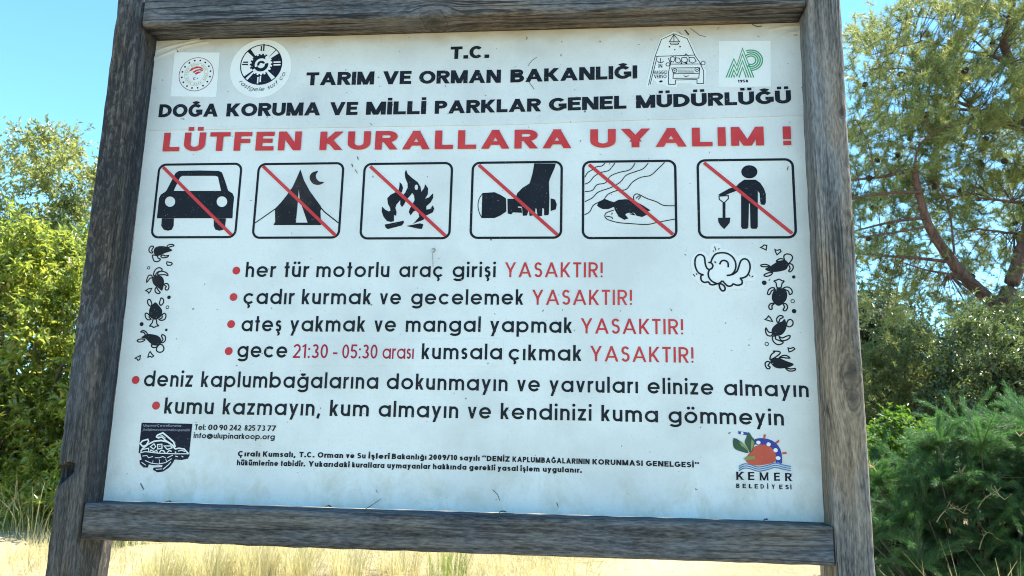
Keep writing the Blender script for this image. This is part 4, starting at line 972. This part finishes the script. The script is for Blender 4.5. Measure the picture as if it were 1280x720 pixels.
BARK = bark_mat('grey_brown_bark', (0.05, 0.04, 0.03), (0.13, 0.10, 0.075))
PINEBARK = bark_mat('red_brown_pine_bark', (0.055, 0.030, 0.022), (0.18, 0.09, 0.06))
LEAF_S = leaf_mat('sunny_broad_leaf', (0.082, 0.130, 0.030), (0.160, 0.200, 0.055), (0.54, 0.62, 0.095), 0.24, 0.45, (0.22, 0.13, 0.03), 0.7)
LEAF_T = leaf_mat('pale_tall_leaf', (0.105, 0.135, 0.050), (0.19, 0.22, 0.09), (0.55, 0.58, 0.17), 0.28, 0.36, (0.16, 0.12, 0.05), 0.7)
LEAF_O = leaf_mat('grey_green_leaf', (0.055, 0.085, 0.035), (0.10, 0.135, 0.060), (0.20, 0.27, 0.08), 0.25, 0.3, None, 0.8)
LEAF_G = leaf_mat('fresh_green_leaf', (0.035, 0.085, 0.014), (0.07, 0.13, 0.02), (0.20, 0.36, 0.03), 0.35, 0.42)
FERN = leaf_mat('feathery_green', (0.020, 0.070, 0.026), (0.062, 0.125, 0.042), (0.11, 0.28, 0.06), 0.5, 0.38, (0.20, 0.17, 0.07))
NEEDLE = leaf_mat('pine_needle', (0.10, 0.135, 0.045), (0.20, 0.23, 0.085), (0.50, 0.55, 0.18), 0.4, 0.35, (0.20, 0.15, 0.06))
FUZZ = leaf_mat('olive_fine_leaf', (0.085, 0.115, 0.035), (0.16, 0.18, 0.065), (0.32, 0.36, 0.10), 0.5, 0.38, (0.18, 0.10, 0.045))
STRAW = leaf_mat('dry_straw', (0.48, 0.40, 0.20), (0.66, 0.57, 0.33), (0.70, 0.60, 0.30), 0.6, 0.42, (0.30, 0.36, 0.10))
GRASSG = leaf_mat('green_straw', (0.16, 0.22, 0.04), (0.30, 0.32, 0.10), (0.30, 0.36, 0.08), 0.6, 0.35)

def leafy(name, label, cat, base, clumps, leaf, twigs, per, lsize, mat, group=None, seed=1, spread=0.35, stems=26, stem_r=0.03, wratio=.42, up=.35):
    """a shrub: bent stems from the base to leaf clumps; each clump is a spray of leafy twigs. clumps: rows x, y, z, radius"""
    rg = np.random.default_rng(seed); rd = random.Random(seed)
    t = thing(name, label, cat, base, group); bx, by, bz = base
    P = []; D = []; N = []; twp = []
    for (cx, cy, cz, cr) in clumps:
        dirs = unit(rg, twigs); dirs[:, 2] += up; dirs /= np.linalg.norm(dirs, axis=1, keepdims=True)
        o = np.array([cx - bx, cy - by, cz - bz])
        for d in dirs:
            L = cr * rg.uniform(.55, 1.1); st = o + unit(rg, 1)[0] * cr * .35
            k = rg.integers(int(per * .6), per + 1); s = np.linspace(.12, 1, k)
            pt = st + d * (s * L)[:, None] + np.array([0, 0, -.18]) * ((s ** 2) * L)[:, None]
            if rg.random() < .35: twp.append((st, st + d * L * .5 + np.array([0, 0, -.02]), st + d * L * .92 + np.array([0, 0, -.16 * L])))
            ld = d * .55 + unit(rg, k) * .8
            P.append(pt); D.append(ld); N.append(unit(rg, k) * .7 + np.array([0, 0, .8]))
    P = np.concatenate(P); D = np.concatenate(D); N = np.concatenate(N); n = len(P)
    L = (.45 + .9 * rg.beta(2, 2, n)) * lsize
    link('foliage', leaves_mesh('foliage', P, D, N, L, L * wratio * rg.uniform(.8, 1.2, n)), mat, t)
    parts = []
    cl = list(clumps); rd.shuffle(cl)
    for (cx, cy, cz, cr) in cl[:stems]:
        e = Vector((cx - bx, cy - by, cz - bz)); b0 = Vector((rd.uniform(-.15, .15), rd.uniform(-.15, .15), -.1))
        m1 = b0.lerp(e, .35) + Vector((rd.uniform(-.15, .15), rd.uniform(-.15, .15), .12 * e.z)); m2 = b0.lerp(e, .7) + Vector((rd.uniform(-.12, .12), rd.uniform(-.12, .12), .08 * e.z))
        parts.append(tube([b0, m1, m2, e], [stem_r, stem_r * .75, stem_r * .45, stem_r * .15], 6))
    for a, b, c in twp[:900]: parts.append(tube([a, b, c], [.004, .003, .0012], 3))
    link('stem', mesh_of('stem', parts), BARK, t)
    return t

def ground_at(u, Y):
    p = at(u, 600, Y); return (p.x, Y, gz(p.x, Y))

def clump_field(rg, n, poly_px, Y0, Y1, r0, r1):
    """clump centres filling the region of space seen through a measured outline, between two depths"""
    out = []; xs = [p[0] for p in poly_px]; ys = [p[1] for p in poly_px]
    def inside(x, y):
        c = False; j = len(poly_px) - 1
        for i in range(len(poly_px)):
            (xi, yi), (xj, yj) = poly_px[i], poly_px[j]
            if (yi > y) != (yj > y) and x < (xj - xi) * (y - yi) / (yj - yi) + xi: c = not c
            j = i
        return c
    while len(out) < n:
        x, y = rg.uniform(min(xs), max(xs)), rg.uniform(min(ys), max(ys))
        if inside(x, y):
            Y = rg.uniform(Y0, Y1); p = at(x, y, Y)
            if p.z > gz(p.x, p.y) + .05: out.append((p.x, p.y, p.z, rg.uniform(r0, r1)))
    return out

rg = np.random.default_rng(11)
# left: a tall open shrub with sky showing through, and a dense sunny one in front of it
cl = clump_field(rg, 250, [(-260, 230), (-150, 180), (-60, 200), (0, 190), (35, 165), (85, 172), (130, 205), (190, 230), (260, 300), (260, 420), (-260, 420)], 7.2, 8.8, .20, .34)
cl += clump_field(rg, 230, [(-240, 290), (240, 290), (240, 640), (-240, 640)], 7.2, 8.8, .24, .38)
leafy('tall_shrub', 'tall open-topped pale green shrub against the sky left of the board, behind the denser bush', 'shrub', ground_at(20, 8.2), cl, None, 17, 17, .070, LEAF_T, None, 4, stems=34, stem_r=.03)
cl = clump_field(rg, 440, [(-190, 360), (-120, 300), (0, 285), (60, 300), (130, 300), (200, 330), (240, 420), (240, 560), (200, 650), (100, 662), (0, 662), (-130, 662), (-190, 600)], 5.9, 7.6, .20, .36)
leafy('leafy_bush', 'dense sunlit yellow-green bush beside the darker post', 'shrub', ground_at(10, 6.9), cl, None, 18, 19, .074, LEAF_S, None, 8, stems=24, stem_r=.025)

# right: pine
pine = thing('pine_tree', 'pine tree with a forked red-brown trunk and open needle crown right of the board', 'tree', ground_at(1268, 8.6)); pb = Vector(pine.location)
def limb(px, r0, r1, Y, dY=0.0):
    n = len(px); pts = []
    for i, (u, v) in enumerate(px): pts.append(at(u, v, Y + dY * i / max(1, n - 1)) - pb)
    Q = [Vector((*a, 0)) for a in []]
    out = []
    for i in range(n - 1):
        p0 = pts[max(0, i - 1)]; p1 = pts[i]; p2 = pts[i + 1]; p3 = pts[min(n - 1, i + 2)]
        for j in range(4):
            t = j / 4; out.append(0.5 * (2 * p1 + (p2 - p0) * t + (2 * p0 - 5 * p1 + 4 * p2 - p3) * t * t + (3 * p1 - p0 - 3 * p2 + p3) * t ** 3))
    out.append(pts[-1])
    rs = list(np.linspace(r0, r1, len(out)))
    return out, rs
limbs = [([(1262, 640), (1258, 520), (1250, 440), (1246, 388)], .15, .11, 8.6, 0), ([(1246, 392), (1240, 378), (1207, 347), (1179, 311), (1159, 278), (1148, 239), (1143, 211)], .088, .036, 8.6, -.3),
         ([(1248, 392), (1259, 368), (1270, 339), (1280, 305), (1296, 240), (1300, 180), (1280, 133), (1270, 89), (1254, 55), (1262, 28), (1266, -20), (1250, -80)], .10, .03, 8.6, .2),
         ([(1298, 170), (1262, 158), (1223, 139), (1190, 125), (1150, 118)], .04, .012, 8.7, -.5), ([(1223, 139), (1173, 133), (1140, 125)], .022, .01, 8.4, -.2), ([(1143, 211), (1120, 217), (1095, 222), (1055, 226)], .03, .012, 8.3, .2), ([(1151, 240), (1112, 241), (1070, 247), (1040, 250)], .022, .010, 8.3, -.3),
         ([(1157, 272), (1112, 278), (1068, 289)], .022, .01, 8.35, .3), ([(1160, 283), (1115, 291), (1073, 297)], .018, .008, 8.4, -.4), ([(1190, 328), (1150, 323), (1110, 320), (1073, 317)], .024, .01, 8.45, .2), ([(1205, 345), (1160, 338), (1128, 328)], .016, .007, 8.5, -.2), ([(1193, 318), (1186, 260), (1170, 228)], .016, .006, 8.4, 0),
         ([(1293, 256), (1229, 248), (1173, 244)], .022, .008, 8.7, -.3), ([(1283, 293), (1250, 290), (1220, 285)], .02, .008, 8.8, -.3), ([(1143, 211), (1150, 180), (1180, 160)], .018, .006, 8.3, -.2), ([(1270, 89), (1240, 70), (1200, 62), (1150, 50)], .024, .008, 8.7, -.4), ([(1258, 45), (1280, 20), (1320, 0)], .02, .008, 8.8, .2), ([(1300, 200), (1340, 150), (1380, 90)], .05, .02, 8.8, .4),
         ([(1152, 52), (1120, 60), (1085, 70)], .012, .005, 8.3, 0), ([(1190, 125), (1150, 90), (1100, 85)], .012, .005, 8.2, -.2), ([(1223, 139), (1170, 100), (1120, 110)], .012, .005, 8.5, .2), ([(1240, 70), (1190, 30), (1140, 20)], .014, .005, 8.6, .3), ([(1095, 222), (1085, 180), (1070, 150)], .008, .004, 8.3, 0)]
parts = []; axis_pts = []
for px, r0, r1, Y, dY in limbs:
    pts, rs = limb(px, r0, r1, Y, dY); parts.append(tube(pts, rs, 9))
    if r0 < .06: axis_pts += pts[2:]
rg = np.random.default_rng(21); rd = random.Random(21)
# needle tufts, each on a twig reaching from the nearest limb
zones = [(620, [(1066, 40), (1100, 20), (1150, -10), (1200, -60), (1330, -80), (1330, 150), (1200, 175), (1120, 170), (1066, 140)], 7.6, 9.6), (230, [(1050, 150), (1330, 150), (1330, 235), (1050, 235)], 8.2, 10.2), (300, [(1045, 225), (1330, 215), (1330, 335), (1200, 340), (1045, 325)], 8.4, 10.4), (130, [(1300, -150), (1560, -100), (1520, 250), (1320, 300)], 7.6, 9.8), (85, [(1045, 325), (1240, 335), (1240, 400), (1045, 400)], 8.8, 10.6), (50, [(1190, 385), (1300, 340), (1330, 430), (1210, 430)], 8.2, 9.0)]
nP = []; nD = []; tips = []
A = np.array([list(p) for p in axis_pts])
for n, poly, Y0, Y1 in zones:
    for (x, y, z, _) in clump_field(rg, n, poly, Y0, Y1, 1, 1):
        p = np.array([x, y, z]) - np.array(pb); i = np.argmin(((A - p) ** 2).sum(1)); q = A[i]; d = p - q; L = np.linalg.norm(d)
        if L > 1.1: q = p - d / L * .5; d = p - q
        L = np.linalg.norm(d) + 1e-6
        if rg.random() < .55: parts.append(tube([Vector(q), Vector(q + d * .5 + np.array([0, 0, .04])), Vector(p)], [.006, .004, .002], 4))
        for s in range(rg.integers(3, 6)):
            o = p + rg.normal(size=3) * .06; ax = d / L * .6 + np.array([0, 0, .45]) + rg.normal(size=3) * .5; ax /= np.linalg.norm(ax); tl = rg.uniform(.10, .2)
            k = 46; sN = rg.uniform(0, 1, k); nP.append(o + ax * (sN * tl)[:, None]); nD.append(ax * rg.uniform(.3, 1.1, (k, 1)) + unit(rg, k) * .75); tips.append(o)
nP = np.concatenate(nP); nD = np.concatenate(nD)
link('trunk', mesh_of('trunk', parts), PINEBARK, pine)
link('crown', needles_mesh('crown', nP, nD, rg.uniform(.06, .12, len(nP)), rg.uniform(.006, .0095, len(nP))), NEEDLE, pine)
# cones
CONE = bark_mat('cone_brown', (0.018, 0.012, 0.008), (0.05, 0.032, 0.02))
bm = bmesh.new()
bmesh.ops.create_uvsphere(bm, u_segments=12, v_segments=9, radius=.034)
for i, v in enumerate(bm.verts): v.co.z *= 1.55; f_ = 1 + .12 * ((i * 7) % 3 - 1); v.co.x *= f_ * (1 - v.co.z * 4); v.co.y *= f_ * (1 - v.co.z * 4)
cme = bpy.data.meshes.new('pine_cone'); bm.to_mesh(cme); bm.free(); cme.materials.append(CONE)
inview = [t for t in tips if 7 < t[1] + pb.y < 9.6]
for i in range(85):
    t = inview[rd.randrange(len(inview))]; o = bpy.data.objects.new('pine_cone', cme); C.objects.link(o); o.parent = pine
    o.location = (t[0] + rd.uniform(-.1, .1), t[1] - .05, t[2] - .05); o.rotation_euler = (rd.uniform(0, 3), rd.uniform(0, 3), 0); s_ = rd.uniform(.7, 1.15); o.scale = (s_, s_, s_)

# right: trees farther off, behind the pine
LEAF_D = leaf_mat('far_tree_leaf', (0.028, 0.048, 0.024), (0.060, 0.085, 0.042), (0.10, 0.16, 0.06), 0.4, 0.28, None, 0.4)
rg = np.random.default_rng(29)
cl = clump_field(rg, 200, [(1020, 440), (1050, 385), (1085, 362), (1120, 378), (1150, 425), (1175, 430), (1190, 480), (1190, 600), (1020, 600)], 12.5, 15.0, .35, .6)
leafy('broad_tree', 'hazy dark green tree beyond the olive shrub, just right of the knotty post', 'tree', ground_at(1100, 13.8), cl, None, 16, 18, .11, LEAF_D, 'trees beyond the pine', 27, stems=30, stem_r=.06)
cl = clump_field(rg, 190, [(1180, 470), (1200, 415), (1235, 385), (1275, 372), (1330, 365), (1400, 390), (1400, 600), (1180, 600)], 12.0, 14.5, .35, .6)
leafy('broad_tree', 'hazy dark green tree beyond the pine fork at the right edge', 'tree', ground_at(1290, 13.2), cl, None, 16, 18, .11, LEAF_D, 'trees beyond the pine', 28, stems=30, stem_r=.06)
# right: shrubs under the pine
rg = np.random.default_rng(31)
cl = clump_field(rg, 150, [(1040, 470), (1095, 430), (1130, 415), (1165, 430), (1185, 480), (1190, 560), (1150, 590), (1040, 590)], 7.0, 8.2, .20, .34)
leafy('olive_shrub', 'dull olive fine-leaved shrub beside the knotty post, in front of the gap of sky', 'shrub', ground_at(1110, 7.6), cl, None, 20, 30, .046, FUZZ, None, 12, stems=26, stem_r=.015, wratio=.2)
cl = clump_field(rg, 240, [(1165, 470), (1185, 425), (1215, 395), (1260, 400), (1300, 385), (1420, 380), (1430, 560), (1165, 570)], 6.6, 8.0, .20, .34)
leafy('glossy_shrub', 'grey-green shrub with glossy narrow leaves below the pine fork', 'shrub', ground_at(1290, 7.3), cl, None, 18, 18, .060, LEAF_O, None, 14, stems=34, stem_r=.02, wratio=.34)
cl = clump_field(rg, 60, [(1060, 560), (1100, 535), (1140, 525), (1165, 550), (1160, 640), (1060, 640)], 4.9, 5.6, .14, .22)
leafy('fresh_shrub', 'small bright green leafy shrub tucked between the knotty post and the feathery bush', 'shrub', ground_at(1110, 5.3), cl, None, 13, 15, .050, LEAF_G, None, 15, stems=16, stem_r=.010)

def feathery(name, label, base, heads, mat, seed):
    """a mound of plume-like shoots: every head is a fan of soft shoots rising from one point of the bush"""
    rg = np.random.default_rng(seed); t = thing(name, label, 'shrub', base); P = []; D = []; L = []; parts = []
    for (hx, hy, hz, hr) in heads:
        c = np.array([hx - base[0], hy - base[1], hz - base[2]]); root = np.array([c[0] * .35, c[1] * .35, 0.0])
        parts.append(tube([Vector(root), Vector(root * .4 + c * .6 + np.array([0, 0, .05])), Vector(c)], [.012, .008, .005], 5))
        for i in range(16):
            d = unit(rg, 1)[0]; d[2] = abs(d[2]) * .9 + .35; d /= np.linalg.norm(d); ln = hr * rg.uniform(.7, 1.35); sag = rg.uniform(.1, .75)
            s_ = np.linspace(.05, 1, 16)[:, None]; pts = c + d * s_ * ln + np.array([0, 0, -sag * ln]) * s_ ** 2; tg = d + np.array([0, 0, -2 * sag]) * s_; tg /= np.linalg.norm(tg, axis=1, keepdims=True)
            if i % 3 == 0: parts.append(tube([Vector(pts[0]), Vector(pts[8]), Vector(pts[-1])], [.0035, .0025, .001], 4))
            for p, g, q in zip(pts, tg, s_[:, 0]):
                k = 15; o = p + unit(rg, k) * .012
                P.append(o); D.append(g * .85 + unit(rg, k) * .55); L.append(rg.uniform(.03, .065, k) * (1.15 - .5 * q))
    P = np.concatenate(P); D = np.concatenate(D); L = np.concatenate(L)
    link('foliage', needles_mesh('foliage', P, D, L, rg.uniform(.0018, .0034, len(P))), mat, t)
    link('stem', mesh_of('stem', parts), BARK, t)
    for (hx, hy, hz, hr) in [h for h in heads if h[1] < base[1] + .1][::3][:26]:      # bleached dead shoots arching out of the green
        c = Vector((hx - base[0], hy - base[1] - .12, hz - base[2])); a = rg.uniform(-1, 1); l_ = rg.uniform(.2, .45)
        pts = [c + Vector((a * l_ * q, -.25 * l_ * q, l_ * (q * .9 - q * q * .7))) for q in np.linspace(0, 1, 7)]
        link('dead_shoot', mesh_of('dead_shoot', [tube(pts, list(np.linspace(.004, .0015, 7)), 4)] + [tube([p, p + Vector((rg.normal() * .05, -.02, rg.uniform(-.02, .07)))], [.002, .001], 3) for p in pts[2:] for _ in (0, 1)]), STRAW, t)
    return t
rg = np.random.default_rng(43); b1 = at(1215, 600, 4.3); base = (b1.x, 4.3, gz(b1.x, 4.3))
heads = clump_field(rg, 210, [(1060, 590), (1100, 575), (1150, 560), (1200, 545), (1260, 532), (1330, 540), (1420, 570), (1420, 780), (1060, 780)], 3.7, 4.9, .16, .40)
feathery('feathery_bush', 'large feathery deep green bush at the foot of the picture right of the board', base, heads, FERN, 41)

# dry grass
def tuft(name, label, base, n, h, mat, seed, spread=.12, lean=.5, wid=.006, group='dry grass tufts behind the board'):
    rg = np.random.default_rng(seed); V = []; F = []
    for i in range(n):
        a = rg.uniform(0, 6.283); r = spread * math.sqrt(rg.uniform()); b = np.array([r * math.cos(a), r * math.sin(a), -.02]); hh = h * rg.uniform(.4, 1.05); ln = lean * hh * rg.uniform(.1, 1.0); a2 = a + rg.normal() * .7
        w = wid * rg.uniform(.5, 1.1); sx, sy = -math.sin(a2) * w / 2, math.cos(a2) * w / 2; bb = len(V)
        for k, s in enumerate((0, .4, .75, 1.0)):
            p = b + np.array([math.cos(a2) * ln * s * s, math.sin(a2) * ln * s * s, hh * s * (1 - .18 * s * lean)]); f_ = (1, .85, .55, .08)[k]
            V += [tuple(p + np.array([sx, sy, 0]) * f_), tuple(p - np.array([sx, sy, 0]) * f_)]
        for k in range(3): F.append((bb + 2 * k, bb + 2 * k + 1, bb + 2 * k + 3, bb + 2 * k + 2))
    me = np_mesh(name, V, F, 4); o = link(name, me, mat); o.location = base; o['label'] = label; o['category'] = 'grass tuft'
    if group: o['group'] = group
    return o
# u, Y, blades, height, green?, label
for i, (u, Y, n, h, g, lab) in enumerate([(205, 4.5, 320, .52, 0, 'straw-coloured grass tuft under the lower rail, leftmost under the board'), (262, 4.4, 360, .58, 1, 'greenish straw tuft under the lower rail, second from the darker post'), (318, 4.5, 340, .56, 0, 'tall straw tuft under the lower rail, third from the darker post'),
                                          (372, 4.6, 280, .52, 0, 'straw tuft under the lower rail, fourth from the darker post'), (436, 4.8, 180, .36, 0, 'short straw tuft under the lower rail, between the tall straw and the green tuft'), (500, 4.9, 160, .34, 0, 'thin straw tuft just left of the green tuft'), (562, 4.8, 160, .38, 2, 'greenest grass tuft under the middle of the lower rail')]):
    p = at(u, 700, Y); tuft('grass_tuft', lab, (p.x, Y, gz(p.x, Y)), n, h, (STRAW, [STRAW, GRASSG][1], GRASSG)[g] if g != 1 else STRAW, 60 + i, .16, .55)
for i, (u, Y, n, h, lab) in enumerate([(8, 6.0, 60, .75, 'tall bleached grass stalks at the left edge in front of the dense bush'), (48, 5.9, 50, .6, 'bleached grass stalks leaning right beside the darker post')]):
    p = at(u, 660, Y); tuft('dry_stalks', lab, (p.x, Y, gz(p.x, Y)), n, h, STRAW, 80 + i, .3, .9, .009, 'bleached stalks before the bush')
p = at(1240, 760, 3.2); o = tuft('dry_seed_grass', 'pale dry seed grass in front of the feathery bush at the lower right corner', (p.x, 3.2, gz(p.x, 3.2)), 55, 1.0, STRAW, 91, .35, .8, .007, None)
p = at(1040, 700, 4.6); tuft('green_weed', 'small green weed at the foot of the knotty post', (p.x, 4.6, gz(p.x, 4.6)), 60, .16, GRASSG, 95, .1, .8, .010, None)
# straw lying on the sand, uncountable
rg = np.random.default_rng(77); n = 26000
x = rg.uniform(-3.4, 2.6, n); yy = rg.uniform(2.5, 8.5, n); keep = (np.sin(x * 1.9 + 1) + np.sin(yy * 2.3 + x) + rg.normal(size=n) * .9 - np.clip(x + .1, 0, 2) * 4) > -.2
x, yy = x[keep], yy[keep]; n = len(x); zz = np.array([gz(a, b) for a, b in zip(x, yy)]) + .004
d = rg.normal(size=(n, 3)); d[:, 2] = np.abs(d[:, 2]) * .35
o = link('dry_straw', needles_mesh('dry_straw', np.stack([x, yy, zz], 1), d, rg.uniform(.06, .20, n), rg.uniform(.003, .007, n)), STRAW); o['kind'] = 'stuff'; o['label'] = 'bleached straw lying on the sand'
# fine dry grass growing all over the left and middle of the sand
n = 15000; x = rg.uniform(-4.6, .55, n); yy = rg.uniform(3.6, 7.2, n); keep = (np.sin(x * 2.7 + 2) * .5 + np.sin(yy * 3.1 + x * 2) * .5 + rg.normal(size=n) * .6 - np.clip(x + .1, 0, 2) * 2.0) > -.35
x, yy = x[keep], yy[keep]; n = len(x); zz = np.array([gz(a, b) for a, b in zip(x, yy)]) - .01
d = rg.normal(size=(n, 3)) * .38; d[:, 2] = 1
o = link('dry_grass', needles_mesh('dry_grass', np.stack([x, yy, zz], 1), d, rg.uniform(.08, .30, n), rg.uniform(.004, .007, n)), STRAW); o['kind'] = 'stuff'; o['label'] = 'fine straw-coloured grass growing on the sand behind the board'
